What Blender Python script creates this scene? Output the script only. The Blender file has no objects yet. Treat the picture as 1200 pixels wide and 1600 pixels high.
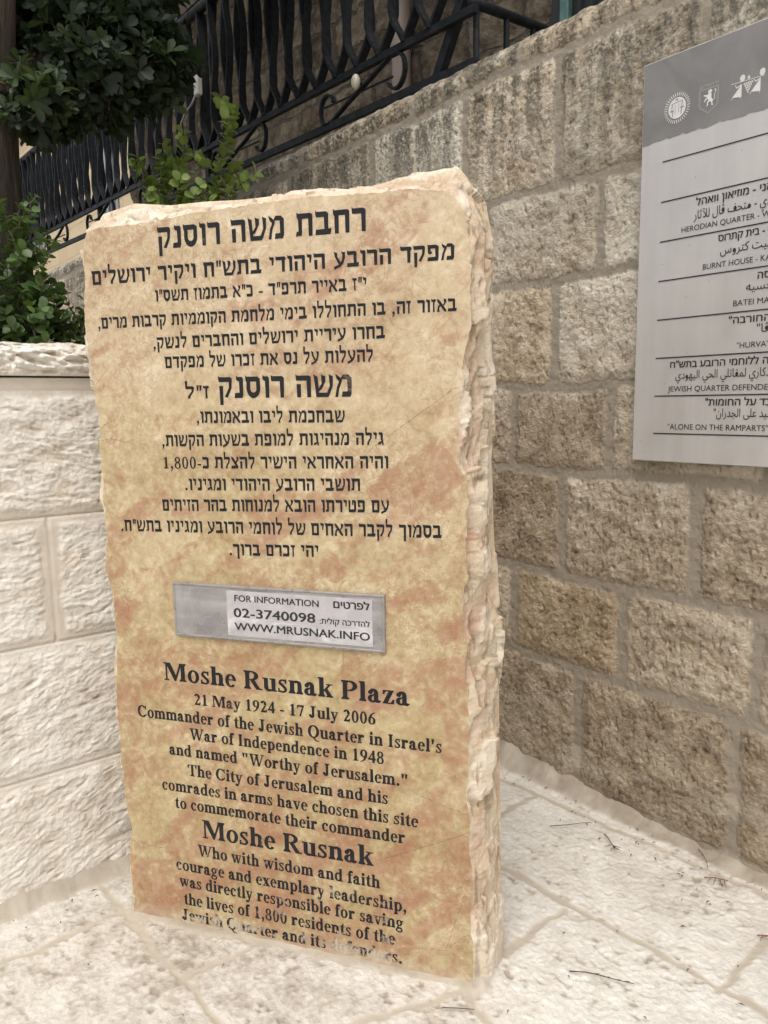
import bpy, math, random
import numpy as np
from mathutils import Matrix, Vector

# ------------------------------------------------------------------ camera, world, sun, exposure
S = bpy.context.scene
COL = S.collection
# local frame of the place: x runs along the long stone wall (its face is y = 0, the viewer stands at y < 0), z up
CAM = Vector((1.3454, -2.1393, 1.4))
cam = bpy.data.cameras.new('camera')
cam.sensor_fit = 'VERTICAL'; cam.sensor_height = 36.0; cam.lens = 27.0
cam.clip_start = 0.05; cam.clip_end = 500
co = bpy.data.objects.new('camera', cam); COL.objects.link(co)
rx = Vector((0.62379, 0.78145, -0.01468)).normalized()
ry = Vector((-0.10203, 0.10004, 0.98974)); ry = (ry - rx * ry.dot(rx)).normalized()
rz = rx.cross(ry)
m4 = Matrix((rx, ry, rz)).transposed().to_4x4(); m4.translation = CAM
co.matrix_world = m4
S.camera = co

SUN_EL, SUN_AZ = math.radians(60), math.radians(-50)      # azimuth from +x towards +y
sdir = Vector((math.cos(SUN_EL) * math.cos(SUN_AZ), math.cos(SUN_EL) * math.sin(SUN_AZ), math.sin(SUN_EL)))
W = bpy.data.worlds.new('World'); S.world = W; W.use_nodes = True
wn = W.node_tree.nodes; wl = W.node_tree.links
sky = wn.new('ShaderNodeTexSky'); sky.sky_type = 'NISHITA'; sky.sun_disc = False
sky.sun_elevation = SUN_EL; sky.sun_rotation = math.pi / 2 - SUN_AZ
sky.dust_density = 4.0; sky.air_density = 1.0
hs = wn.new('ShaderNodeHueSaturation'); hs.inputs['Saturation'].default_value = 0.28   # high thin overcast: whitish sky
wl.new(sky.outputs[0], hs.inputs['Color'])
wl.new(hs.outputs[0], wn['Background'].inputs['Color'])
wn['Background'].inputs['Strength'].default_value = 0.15
sl = bpy.data.lights.new('sun', 'SUN'); sl.energy = 1.25; sl.angle = math.radians(35); sl.color = (1.0, 0.95, 0.87)
so = bpy.data.objects.new('sun', sl); COL.objects.link(so)
so.rotation_euler = sdir.to_track_quat('Z', 'Y').to_euler()
S.view_settings.view_transform = 'Standard'; S.view_settings.look = 'None'
S.view_settings.gamma = 1.0; S.view_settings.exposure = 0.25
S.render.engine = 'CYCLES'
S.cycles.use_adaptive_sampling = True; S.cycles.adaptive_threshold = 0.035
S.cycles.max_bounces = 5; S.cycles.diffuse_bounces = 3; S.cycles.transparent_max_bounces = 6
S.cycles.use_denoising = True

# ------------------------------------------------------------------ helpers
def tag(o, label=None, cat=None, group=None, kind=None):
    if label: o['label'] = label
    if cat: o['category'] = cat
    if group: o['group'] = group
    if kind: o['kind'] = kind
    return o

def empty(name, loc=(0, 0, 0), parent=None):
    o = bpy.data.objects.new(name, None); COL.objects.link(o); o.location = loc
    o.empty_display_size = 0.1
    if parent: o.parent = parent
    return o

def link(name, me, mat=None, parent=None):
    o = bpy.data.objects.new(name, me); COL.objects.link(o)
    for m in (mat if isinstance(mat, (list, tuple)) else [mat]):
        if m: me.materials.append(m)
    if parent: o.parent = parent
    return o

def mesh(name, verts, faces, smooth=False):
    me = bpy.data.meshes.new(name)
    me.from_pydata([tuple(map(float, v)) for v in verts], [], [tuple(int(i) for i in f) for f in faces])
    if smooth: me.polygons.foreach_set('use_smooth', np.ones(len(me.polygons), bool))
    me.update(); return me

def np_mesh(name, V, Q, smooth=True, attrs=None):
    V = np.asarray(V, np.float32); Q = np.asarray(Q, np.int32); k = Q.shape[1]
    me = bpy.data.meshes.new(name)
    me.vertices.add(len(V)); me.vertices.foreach_set('co', V.ravel())
    me.loops.add(Q.size); me.loops.foreach_set('vertex_index', Q.ravel())
    me.polygons.add(len(Q)); me.polygons.foreach_set('loop_start', np.arange(0, Q.size, k, dtype=np.int32))
    if smooth: me.polygons.foreach_set('use_smooth', np.ones(len(Q), bool))
    for n, a in (attrs or {}).items():
        at = me.attributes.new(n, 'FLOAT', 'POINT'); at.data.foreach_set('value', np.asarray(a, np.float32).ravel())
    me.update(calc_edges=True); me.validate(); return me

def grid_quads(nu, nv):
    i = np.arange(nu * nv).reshape(nv, nu)
    return np.stack([i[:-1, :-1], i[:-1, 1:], i[1:, 1:], i[1:, :-1]], -1).reshape(-1, 4)

class MB:
    """collects simple solids into ONE mesh"""
    def __init__(s): s.v = []; s.f = []
    def add(s, vs, fs):
        b = len(s.v); s.v += [tuple(v) for v in vs]; s.f += [tuple(i + b for i in f) for f in fs]
    def box(s, x0, x1, y0, y1, z0, z1):
        vs = [(x, y, z) for z in (z0, z1) for y in (y0, y1) for x in (x0, x1)]
        s.add(vs, [(0, 2, 3, 1), (4, 5, 7, 6), (0, 1, 5, 4), (2, 6, 7, 3), (0, 4, 6, 2), (1, 3, 7, 5)])
    def bbox(s, x0, x1, y0, y1, z0, z1, b):
        """box with bevelled edges on the y0 (front) side"""
        vs = [(x0, y1, z0), (x1, y1, z0), (x1, y1, z1), (x0, y1, z1), (x0, y0 + b, z0), (x1, y0 + b, z0), (x1, y0 + b, z1), (x0, y0 + b, z1),
              (x0 + b, y0, z0 + b), (x1 - b, y0, z0 + b), (x1 - b, y0, z1 - b), (x0 + b, y0, z1 - b)]
        fs = [(0, 3, 2, 1), (8, 9, 10, 11)]
        for i in range(4):
            j = (i + 1) % 4
            fs += [(i, j, 4 + j, 4 + i), (4 + i, 4 + j, 8 + j, 8 + i)]
        s.add(vs, fs)
    def tube(s, pts, rad, n=8, cap=True, flat=1.0):
        """tube along points; rad number or list"""
        P = [Vector(p) for p in pts]; R = rad if isinstance(rad, (list, tuple)) else [rad] * len(P)
        b = len(s.v); up = Vector((0.0123, 0.9, 0.31)).normalized()
        for i, p in enumerate(P):
            t = (P[min(i + 1, len(P) - 1)] - P[max(i - 1, 0)]).normalized()
            a = t.cross(up)
            if a.length < 1e-3: a = t.cross(Vector((1, 0, 0)))
            a.normalize(); c = t.cross(a)
            for k in range(n):
                th = 2 * math.pi * k / n
                s.v.append(tuple(p + (a * math.cos(th) + c * math.sin(th) * flat) * R[i]))
        for i in range(len(P) - 1):
            for k in range(n):
                k2 = (k + 1) % n
                s.f.append((b + i * n + k, b + i * n + k2, b + (i + 1) * n + k2, b + (i + 1) * n + k))
        if cap:
            s.f.append(tuple(b + k for k in range(n))[::-1]); s.f.append(tuple(b + (len(P) - 1) * n + k for k in range(n)))
    def strip(s, pts, w, d):
        """flat bar through (x, z) points: w across in x-z plane, d deep in y, centred on y = pts[i][1]"""
        P = [Vector(p) for p in pts]; b = len(s.v)
        for i, p in enumerate(P):
            t = (P[min(i + 1, len(P) - 1)] - P[max(i - 1, 0)]).normalized()
            nrm = Vector((t.z, 0, -t.x)).normalized() * w / 2
            for q in (p - nrm + Vector((0, -d / 2, 0)), p + nrm + Vector((0, -d / 2, 0)), p + nrm + Vector((0, d / 2, 0)), p - nrm + Vector((0, d / 2, 0))):
                s.v.append(tuple(q))
        for i in range(len(P) - 1):
            for k in range(4):
                k2 = (k + 1) % 4
                s.f.append((b + i * 4 + k, b + i * 4 + k2, b + i * 4 + 4 + k2, b + i * 4 + 4 + k))
        s.f.append((b + 3, b + 2, b + 1, b)); e = b + (len(P) - 1) * 4; s.f.append((e, e + 1, e + 2, e + 3))
    def build(s, name, mat, parent=None, smooth=False):
        return link(name, mesh(name, s.v, s.f, smooth), mat, parent)

# numpy noise ---------------------------------------------------------------------------
def _h(ix, iy, seed):
    h = (ix.astype(np.int64) * 374761393 + iy.astype(np.int64) * 668265263 + seed * 974634777) & 0xffffffff
    h = ((h ^ (h >> 13)) * 1274126177) & 0xffffffff
    h = ((h ^ (h >> 15)) * 2246822519) & 0xffffffff
    return ((h ^ (h >> 16)) & 0xffffff) / float(0x1000000)

def perlin(x, y, seed=0):
    xi = np.floor(x); yi = np.floor(y); fx = x - xi; fy = y - yi
    u = fx * fx * fx * (fx * (fx * 6 - 15) + 10); v = fy * fy * fy * (fy * (fy * 6 - 15) + 10)
    def g(dx, dy):
        a = _h(xi + dx, yi + dy, seed) * 6.2831853
        return np.cos(a) * (fx - dx) + np.sin(a) * (fy - dy)
    a = g(0, 0); b = g(1, 0); c = g(0, 1); d = g(1, 1)
    return 1.5 * (a + (b - a) * u + (c - a) * v + (a - b - c + d) * u * v)

def fbm(x, y, octv=4, seed=0, gain=0.5):
    t = 0; amp = 1.0; f = 1.0
    for i in range(octv):
        t = t + amp * perlin(x * f + 17.3 * i, y * f - 9.1 * i, seed + i * 31); amp *= gain; f *= 2.03
    return t

def ridged(x, y, octv=3, seed=0):
    t = 0; amp = 1.0; f = 1.0
    for i in range(octv):
        t = t + amp * (1 - 2 * np.abs(perlin(x * f + 5.3 * i, y * f + 2.7 * i, seed + i * 13))); amp *= 0.5; f *= 2.1
    return t

def facets(x, y, seed=0):
    """conchoidal chips: every cell is a tilted plane; returns height and cell id value"""
    xi = np.floor(x); yi = np.floor(y); best = np.full(x.shape, 9.0); hgt = np.zeros(x.shape); cid = np.zeros(x.shape)
    for dx in (-1, 0, 1):
        for dy in (-1, 0, 1):
            cx = xi + dx; cy = yi + dy
            px = cx + _h(cx, cy, seed); py = cy + _h(cx, cy, seed + 7)
            d = (x - px) ** 2 + (y - py) ** 2
            tx = (_h(cx, cy, seed + 11) - 0.5); ty = (_h(cx, cy, seed + 13) - 0.5); o = _h(cx, cy, seed + 17) - 0.5
            h = o + 1.4 * tx * (x - px) + 1.4 * ty * (y - py)
            m = d < best
            best = np.where(m, d, best); hgt = np.where(m, h, hgt); cid = np.where(m, o + 0.5, cid)
    return hgt, cid

def sstep(a, b, x):
    t = np.clip((x - a) / (b - a), 0, 1); return t * t * (3 - 2 * t)

# node helpers ---------------------------------------------------------------------------
class NT:
    def __init__(s, name):
        s.m = bpy.data.materials.new(name); s.m.use_nodes = True; s.t = s.m.node_tree
        s.b = s.t.nodes['Principled BSDF']; s.out = s.t.nodes['Material Output']
        s.co = s.n('ShaderNodeTexCoord').outputs['Object']
    def n(s, t): return s.t.nodes.new(t)
    def set(s, sock, v):
        if isinstance(v, bpy.types.NodeSocket): s.t.links.new(v, sock)
        else:
            try: sock.default_value = v
            except Exception: sock.default_value = (*v, 1.0)
    def P(s, k, v): s.set(s.b.inputs[k], v); return s
    def map(s, scale=(1, 1, 1), rot=(0, 0, 0), loc=(0, 0, 0), co=None):
        n = s.n('ShaderNodeMapping'); s.set(n.inputs['Vector'], co or s.co)
        n.inputs['Scale'].default_value = scale; n.inputs['Rotation'].default_value = rot; n.inputs['Location'].default_value = loc
        return n.outputs[0]
    def noise(s, scale, detail=5, rough=0.55, dist=0.0, co=None, color=False):
        n = s.n('ShaderNodeTexNoise'); s.set(n.inputs['Vector'], co or s.co)
        n.inputs['Scale'].default_value = scale; n.inputs['Detail'].default_value = detail
        n.inputs['Roughness'].default_value = rough; n.inputs['Distortion'].default_value = dist
        return n.outputs[1 if color else 0]
    def vor(s, scale, feature='F1', co=None, out=0, rand=1.0):
        n = s.n('ShaderNodeTexVoronoi'); n.feature = feature; s.set(n.inputs['Vector'], co or s.co)
        n.inputs['Scale'].default_value = scale; n.inputs['Randomness'].default_value = rand
        return n.outputs[out]
    def ramp(s, f, stops, interp='LINEAR'):
        n = s.n('ShaderNodeValToRGB'); s.set(n.inputs[0], f); e = n.color_ramp; e.interpolation = interp
        while len(e.elements) < len(stops): e.elements.new(0.5)
        for el, (p, c) in zip(e.elements, stops):
            el.position = p; el.color = (c, c, c, 1) if isinstance(c, (int, float)) else (*c, 1)
        return n.outputs[0]
    def mix(s, f, a, b, mode='MIX'):
        n = s.n('ShaderNodeMix'); n.data_type = 'RGBA'; n.blend_type = mode
        s.set(n.inputs[0], f); s.set(n.inputs[6], a); s.set(n.inputs[7], b); return n.outputs[2]
    def math(s, op, a, b=0.0, c=None, clamp=False):
        n = s.n('ShaderNodeMath'); n.operation = op; n.use_clamp = clamp
        s.set(n.inputs[0], a); s.set(n.inputs[1], b)
        if c is not None: s.set(n.inputs[2], c)
        return n.outputs[0]
    def attr(s, name):
        n = s.n('ShaderNodeAttribute'); n.attribute_name = name; return n.outputs['Fac']
    def sep(s, co=None):
        n = s.n('ShaderNodeSeparateXYZ'); s.set(n.inputs[0], co or s.co); return n.outputs
    def warp(s, amt, scale, detail=4):
        n = s.noise(scale, detail, color=True); v = s.n('ShaderNodeVectorMath'); v.operation = 'MULTIPLY_ADD'
        s.set(v.inputs[0], n); v.inputs[1].default_value = (amt,) * 3; s.set(v.inputs[2], s.co); return v.outputs[0]
    def bump(s, h, strength=0.5, dist=0.01, normal=None):
        n = s.n('ShaderNodeBump'); s.set(n.inputs['Height'], h); n.inputs['Strength'].default_value = strength
        n.inputs['Distance'].default_value = dist
        if normal: s.set(n.inputs['Normal'], normal)
        return n.outputs[0]

def simple(name, col, rough=0.6, metal=0.0, var=0.12, scale=20, bump=0.0):
    t = NT(name); f = t.noise(scale, 5)
    c0 = tuple(max(0, c * (1 - var)) for c in col); c1 = tuple(min(1, c * (1 + var)) for c in col)
    t.P('Base Color', t.ramp(f, [(0.35, c0), (0.65, c1)])); t.P('Metallic', metal)
    t.P('Roughness', t.ramp(f, [(0.3, max(0.05, rough - 0.08)), (0.7, min(1, rough + 0.08))]))
    if bump: t.P('Normal', t.bump(t.noise(scale * 3, 4), bump, 0.004))
    return t.m
# ------------------------------------------------------------------ stone materials
def mat_wall():
    t = NT('weathered_limestone')
    z = t.sep()[2]; mort = t.attr('mortar'); tone = t.attr('tone'); rel = t.attr('relief')
    big = t.noise(2.1, 4, 0.55); mid = t.noise(11, 6, 0.62, 0.4); fine = t.noise(70, 5, 0.65); streak = t.noise(1, 5, 0.6, co=t.map((16, 16, 2.2)))
    f = t.math('ADD', t.math('MULTIPLY', mid, 0.46), t.math('MULTIPLY', fine, 0.66))
    f = t.math('ADD', f, t.math('MULTIPLY', t.math('SUBTRACT', tone, 0.5), 0.22))
    f = t.math('ADD', f, t.math('MULTIPLY', t.math('SUBTRACT', big, 0.5), 0.45))
    f = t.math('ADD', f, -0.07)
    f = t.math('ADD', f, t.math('MULTIPLY', rel, 0.14))
    pale = t.ramp(f, [(0.20, (0.23, 0.178, 0.11)), (0.36, (0.495, 0.42, 0.315)), (0.52, (0.69, 0.615, 0.495)), (0.72, (0.83, 0.775, 0.665))])
    brown = t.ramp(f, [(0.20, (0.15, 0.112, 0.066)), (0.38, (0.325, 0.256, 0.175)), (0.54, (0.455, 0.372, 0.268)), (0.72, (0.60, 0.515, 0.40))])
    # earthy staining rises from the ground to about breast height, in an uneven tide line
    tide = t.math('ADD', z, t.math('MULTIPLY', t.math('SUBTRACT', big, 0.5), 0.9))
    tide = t.math('ADD', tide, t.math('MULTIPLY', t.math('SUBTRACT', tone, 0.5), 0.35))
    st = t.ramp(t.math('DIVIDE', tide, 2.6), [(0.36, 1.0), (0.66, 0.25), (0.85, 0.05)])
    c = t.mix(st, pale, brown)
    # reddish and rusty iron blooms
    c = t.mix(t.ramp(t.noise(4.3, 5, 0.6, 0.6), [(0.58, 0.0), (0.74, 0.45)]), c, (0.40, 0.27, 0.16))
    # black lichen on the coping and runs under it
    lich = t.math('MULTIPLY', t.ramp(t.math('DIVIDE', z, 2.6), [(0.72, 0.0), (0.95, 1.0)]), t.ramp(t.math('ADD', t.math('MULTIPLY', fine, 0.55), t.math('MULTIPLY', streak, 0.55)), [(0.46, 0.0), (0.60, 0.85)]))
    c = t.mix(lich, c, (0.085, 0.078, 0.065))
    # warm and cool blocks
    wc_ = t.math('FRACT', t.math('MULTIPLY', tone, 7.13))
    c = t.mix(t.math('MULTIPLY', t.math('GREATER_THAN', wc_, 0.62), 0.28), c, t.mix(1.0, c, (1.0, 0.80, 0.56), 'MULTIPLY'))
    # pale grit specks and dark pits
    c = t.mix(t.ramp(t.vor(85), [(0.10, 0.55), (0.17, 0.0)]), c, t.mix(t.ramp(t.noise(40, 2), [(0.47, 0.0), (0.53, 1.0)]), (0.075, 0.06, 0.045), c))
    mc = t.mix(t.noise(9, 5, 0.6), (0.215, 0.185, 0.145), (0.365, 0.32, 0.255))
    mc = t.mix(t.ramp(t.noise(90, 3), [(0.55, 0.0), (0.75, 0.4)]), mc, (0.42, 0.38, 0.32))
    mc = t.mix(t.math('MULTIPLY', st, 0.6), mc, (0.285, 0.24, 0.18))
    c = t.mix(mort, c, mc)
    chis = t.math('MULTIPLY', t.ramp(t.noise(1, 4, 0.6, 0.5, co=t.map((34, 34, 60), (0, 0.7, 0))), [(0.60, 0.0), (0.70, 0.5)]), t.math('SUBTRACT', 1.0, mort))
    c = t.mix(chis, c, t.mix(st, (0.78, 0.73, 0.63), (0.50, 0.42, 0.30)))
    # limewash smears of pale mortar low down
    sm = t.math('MULTIPLY', t.ramp(t.math('DIVIDE', z, 2.6), [(0.05, 1.0), (0.16, 0.0)]), t.ramp(t.noise(1, 5, 0.6, 0.4, co=t.map((3, 3, 14))), [(0.50, 0.0), (0.60, 0.8)]))
    c = t.mix(sm, c, (0.46, 0.40, 0.31))
    t.P('Base Color', c); t.P('Roughness', 0.92); t.P('Specular IOR Level', 0.25)
    h = t.math('ADD', t.noise(55, 6, 0.68), t.math('MULTIPLY', t.noise(160, 3), 0.4))
    h2 = t.math('MULTIPLY', t.ramp(t.vor(48, co=t.map((1, 1, 0.6), (0.0, 0.5, 0))), [(0.0, 0.0), (0.35, 1.0)]), 0.6)
    hh = t.math('MULTIPLY', t.math('SUBTRACT', t.math('ADD', h, h2), 0.95), t.math('SUBTRACT', 1.0, t.math('MULTIPLY', mort, 0.72)))
    t.P('Normal', t.bump(hh, 1.0, 0.016)); return t.m

def mat_white_stone(name, lo, mid_, hi, mortar):
    t = NT(name)
    mort = t.attr('mortar'); tone = t.attr('tone'); rel = t.attr('relief')
    big = t.noise(3.0, 4, 0.55); mid = t.noise(14, 6, 0.6, 0.3); fine = t.noise(90, 4, 0.6)
    f = t.math('ADD', t.math('MULTIPLY', mid, 0.5), t.math('MULTIPLY', fine, 0.2))
    f = t.math('ADD', f, t.math('MULTIPLY', t.math('SUBTRACT', tone, 0.5), 0.25))
    f = t.math('ADD', f, t.math('MULTIPLY', t.math('SUBTRACT', big, 0.5), 0.35))
    f = t.math('ADD', f, t.math('MULTIPLY', rel, 0.24)); f = t.math('ADD', f, 0.12)
    c = t.ramp(f, [(0.25, lo), (0.45, mid_), (0.65, hi)])
    c = t.mix(t.ramp(t.noise(5.5, 5, 0.6, 0.8), [(0.60, 0.0), (0.76, 0.5)]), c, tuple(a * b for a, b in zip(mid_, (1.0, 0.87, 0.66))))
    c = t.mix(t.ramp(t.vor(60), [(0.05, 0.6), (0.10, 0.0)]), c, lo)
    c = t.mix(mort, c, t.mix(t.noise(12, 5), tuple(a * 0.80 for a in mortar), mortar))
    c = t.mix(t.math('MULTIPLY', t.attr('darkening'), 0.75, clamp=True), c, t.mix(t.noise(25, 5, 0.65), (0.15, 0.12, 0.085), (0.31, 0.26, 0.195)))  # mixes in a darker brown where the mask is set
    t.P('Base Color', c); t.P('Roughness', 0.85); t.P('Specular IOR Level', 0.3)
    h = t.math('ADD', t.noise(60, 6, 0.65), t.math('MULTIPLY', t.noise(180, 3), 0.3))
    t.P('Normal', t.bump(t.math('MULTIPLY', t.math('SUBTRACT', h, 0.65), t.math('SUBTRACT', 1.0, t.math('MULTIPLY', mort, 0.75))), 0.6, 0.009)); return t.m

def stone_colours(t, rough):
    """the reddish-gold marble-like limestone of the monument; rough = its broken sides"""
    z = t.sep()[2]
    wco = t.warp(0.10, 6.0, 5)
    big = t.noise(3.2, 6, 0.6, 0.9); mid = t.noise(13, 7, 0.62, 0.8); fine = t.noise(55, 6, 0.62, 0.5)
    f = t.math('ADD', t.math('MULTIPLY', big, 0.34), t.math('ADD', t.math('MULTIPLY', mid, 0.42), t.math('MULTIPLY', fine, 0.40)))
    f = t.math('SUBTRACT', f, 0.075)
    gold = t.ramp(f, [(0.34, (0.25, 0.168, 0.083)), (0.44, (0.39, 0.292, 0.148)), (0.53, (0.465, 0.368, 0.206)), (0.64, (0.60, 0.505, 0.335))])
    rose = t.ramp(f, [(0.34, (0.40, 0.275, 0.175)), (0.46, (0.54, 0.415, 0.285)), (0.55, (0.615, 0.495, 0.355)), (0.66, (0.73, 0.63, 0.49))])
    up = t.ramp(t.math('ADD', t.math('DIVIDE', z, 1.9), t.math('MULTIPLY', t.math('SUBTRACT', t.noise(2.2, 4, 0.6, 0.5), 0.5), 0.9)), [(0.48, 0.0), (0.90, 0.70)])
    c = t.mix(up, gold, rose)
    # red iron clouds, broken up by finer noise, heavier towards the foot
    rm = t.math('ADD', t.math('MULTIPLY', t.noise(4.4, 4, 0.55, 1.2, co=t.map((0.85, 1, 1.75), loc=(3.1, 0, 1.7), co=t.map(rot=(0, 0.6, 0)))), 0.56), t.math('MULTIPLY', t.noise(21, 7, 0.72, 0.9), 0.44))
    rm = t.math('ADD', rm, t.math('MULTIPLY', t.math('SUBTRACT', 0.85, z), 0.055))
    c = t.mix(t.ramp(rm, [(0.490, 0.0), (0.545, 0.50), (0.64, 0.82)]), c, t.mix(fine, (0.235, 0.095, 0.052), (0.43, 0.215, 0.135)))
    # pale, cloudy reticulation (recrystallised patches) with blurred borders
    v = t.vor(17, 'DISTANCE_TO_EDGE', co=wco)
    c = t.mix(t.math('MULTIPLY', t.ramp(v, [(0.0, 0.26), (0.14, 0.0)]), t.ramp(t.noise(5, 3), [(0.45, 0.0), (0.6, 1.0)])), c, (0.66, 0.53, 0.36))
    # little rings of fossils
    v2 = t.vor(46, co=t.warp(0.02, 30, 2))
    c = t.mix(t.math('MULTIPLY', t.ramp(v2, [(0.10, 0.0), (0.16, 0.55), (0.22, 0.0)]), t.ramp(t.noise(7, 3), [(0.5, 0.0), (0.62, 1.0)])), c, (0.70, 0.56, 0.36))
    # olive-brown specks
    c = t.mix(t.ramp(t.noise(120, 4, 0.7), [(0.60, 0.0), (0.74, 0.6)]), c, (0.22, 0.135, 0.06))
    # thin red streaks: two slanting families of hairline veins
    for rot, sc, lc in (((0, 0.55, 0), (1.1, 1, 4.6), 0.0), ((0, 0.85, 0), (1.0, 1, 3.8), 4.0)):
        n = t.noise(1.5, 4, 0.5, 0.3, co=t.map(sc, loc=(lc, 0, lc), co=t.map(rot=rot)))
        line = t.ramp(t.math('ABSOLUTE', t.math('SUBTRACT', n, 0.5)), [(0.002, 1.0), (0.010, 0.0)])
        gate = t.ramp(t.noise(3.1, 5, 0.6, 0.3, co=t.map(loc=(lc + 5, 0, 2))), [(0.54, 0.0), (0.62, 1.0)])
        c = t.mix(t.math('MULTIPLY', t.math('MULTIPLY', line, gate), 0.38), c, (0.42, 0.17, 0.10))
    # vermiculate brown outlines between the clouds of colour
    for sc_, wd, am in ((15, 0.022, 0.5), (37, 0.04, 0.55)):
        n = t.noise(sc_, 5, 0.55, 1.1, co=t.map(loc=(sc_, 0, 3)))
        ln = t.ramp(t.math('ABSOLUTE', t.math('SUBTRACT', n, 0.5)), [(0.0, 1.0), (wd, 0.0)])
        c = t.mix(t.math('MULTIPLY', t.math('MULTIPLY', ln, t.ramp(t.noise(4.5, 4, 0.6, co=t.map(loc=(0, sc_, 0))), [(0.44, 0.0), (0.60, 1.0)])), am), c, (0.29, 0.165, 0.085))
    if rough:
        c = t.mix(t.ramp(t.noise(6, 4, 0.6, 0.6, co=t.map(loc=(1, 4, 2))), [(0.38, 0.42), (0.62, 0.80)]), c, t.ramp(mid, [(0.35, (0.62, 0.47, 0.33)), (0.5, (0.77, 0.65, 0.50)), (0.65, (0.85, 0.77, 0.65))]))
        c = t.mix(t.math('MULTIPLY', t.ramp(t.attr('tone'), [(0.25, 1.0), (0.5, 0.0)]), 0.42), c, (0.56, 0.38, 0.25))
        c = t.mix(t.math('MULTIPLY', t.ramp(t.attr('tone'), [(0.6, 0.0), (0.9, 1.0)]), 0.5), c, (0.86, 0.78, 0.66))
        c = t.mix(t.attr('gouge'), c, (0.22, 0.15, 0.09))
        c = t.mix(t.ramp(t.noise(1, 5, 0.6, 0.3, co=t.map((40, 40, 7))), [(0.575, 0.0), (0.66, 0.75)]), c, (0.27, 0.19, 0.115))
        c = t.mix(t.ramp(t.noise(8, 4, 0.6, 0.6, co=t.map(loc=(3, 3, 1))), [(0.58, 0.0), (0.68, 0.4)]), c, (0.62, 0.36, 0.26))
    # lime bloom and dust splashed up the foot of the stone
    dust = t.math('MULTIPLY', t.ramp(z, [(0.0, 0.65), (0.16, 0.0)] if rough else [(0.0, 0.35), (0.05, 0.0)]), t.ramp(t.noise(14, 5, 0.65), [(0.35, 0.35), (0.6, 1.0)]))
    c = t.mix(dust, c, (0.72, 0.66, 0.57))
    return c, mid, fine

def mat_slab_face():
    t = NT('honed_red_gold_stone'); c, mid, fine = stone_colours(t, False)
    t.P('Base Color', c); t.P('Roughness', t.ramp(mid, [(0.35, 0.42), (0.65, 0.60)])); t.P('Specular IOR Level', 0.35)
    h = t.math('ADD', t.math('MULTIPLY', t.noise(6, 5, 0.55), 0.8), t.math('MULTIPLY', t.noise(90, 3), 0.05))
    t.P('Normal', t.bump(h, 0.22, 0.012)); return t.m

def mat_slab_rough():
    t = NT('broken_red_gold_stone'); c, mid, fine = stone_colours(t, True)
    t.P('Base Color', c); t.P('Roughness', 0.85); t.P('Specular IOR Level', 0.3)
    h = t.math('ADD', t.math('MULTIPLY', t.noise(45, 7, 0.68, 0.3), 0.7), t.math('MULTIPLY', t.vor(17, co=t.warp(0.04, 14, 3)), 0.7))
    t.P('Normal', t.bump(h, 0.8, 0.012)); return t.m

def mat_ink(name, base, pale, wear_z=None):
    """dark paint in the cut letters; chipped where the foot of the stone gets splashed and kicked"""
    t = NT(name); z = t.sep()[2]
    n = t.math('ADD', t.math('MULTIPLY', t.noise(15, 4, 0.55, 0.5), 0.74), t.math('MULTIPLY', t.noise(80, 3, 0.6), 0.26))
    wear = t.ramp(n, [(0.62, 0.0), (0.72, 0.3)])
    if wear_z:
        k = t.math('ADD', n, t.ramp(z, [(0.0, 0.125), (0.05, 0.09), (0.10, 0.035), (wear_z, 0.0)]))
        wear = t.ramp(k, [(0.61, 0.0), (0.69, 0.8)])
    c = t.mix(t.noise(60, 4), base, tuple(min(1, b * 1.8 + 0.012) for b in base))
    t.P('Base Color', t.mix(wear, c, pale)); t.P('Roughness', 0.6); t.P('Specular IOR Level', 0.12); return t.m

M_WALL = mat_wall()
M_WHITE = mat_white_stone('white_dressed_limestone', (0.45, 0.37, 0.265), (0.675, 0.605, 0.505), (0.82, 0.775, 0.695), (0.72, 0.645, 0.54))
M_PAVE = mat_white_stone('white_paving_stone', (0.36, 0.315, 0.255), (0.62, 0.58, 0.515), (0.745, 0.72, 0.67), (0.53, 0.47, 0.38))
M_FACE = mat_slab_face(); M_ROUGH = mat_slab_rough()
M_INK = mat_ink('black_letter_paint', (0.011, 0.011, 0.013), (0.45, 0.35, 0.24))
M_INKW = mat_ink('worn_black_letter_paint', (0.012, 0.012, 0.014), (0.58, 0.52, 0.44), 0.24)

# ------------------------------------------------------------------ ground
ground = link('ground', mesh('ground', [(-60, -60, -0.03), (60, -60, -0.03), (60, 60, -0.03), (-60, 60, -0.03)], [(0, 1, 2, 3)]), simple('pale_ground_stone', (0.62, 0.58, 0.51), 0.9, scale=3))
tag(ground, kind='structure')

SL_O = Vector((-0.2187, -1.1934, 0.0)); SL_D = Vector((0.82742, 0.56158, 0)); SL_N = Vector((0.56158, -0.82742, 0))

def seg_d(x, y, a, b):
    ax, ay = a; bx, by = b; dx, dy = bx - ax, by - ay
    t = np.clip(((x - ax) * dx + (y - ay) * dy) / (dx * dx + dy * dy), 0, 1)
    return np.hypot(x - ax - t * dx, y - ay - t * dy)

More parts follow.
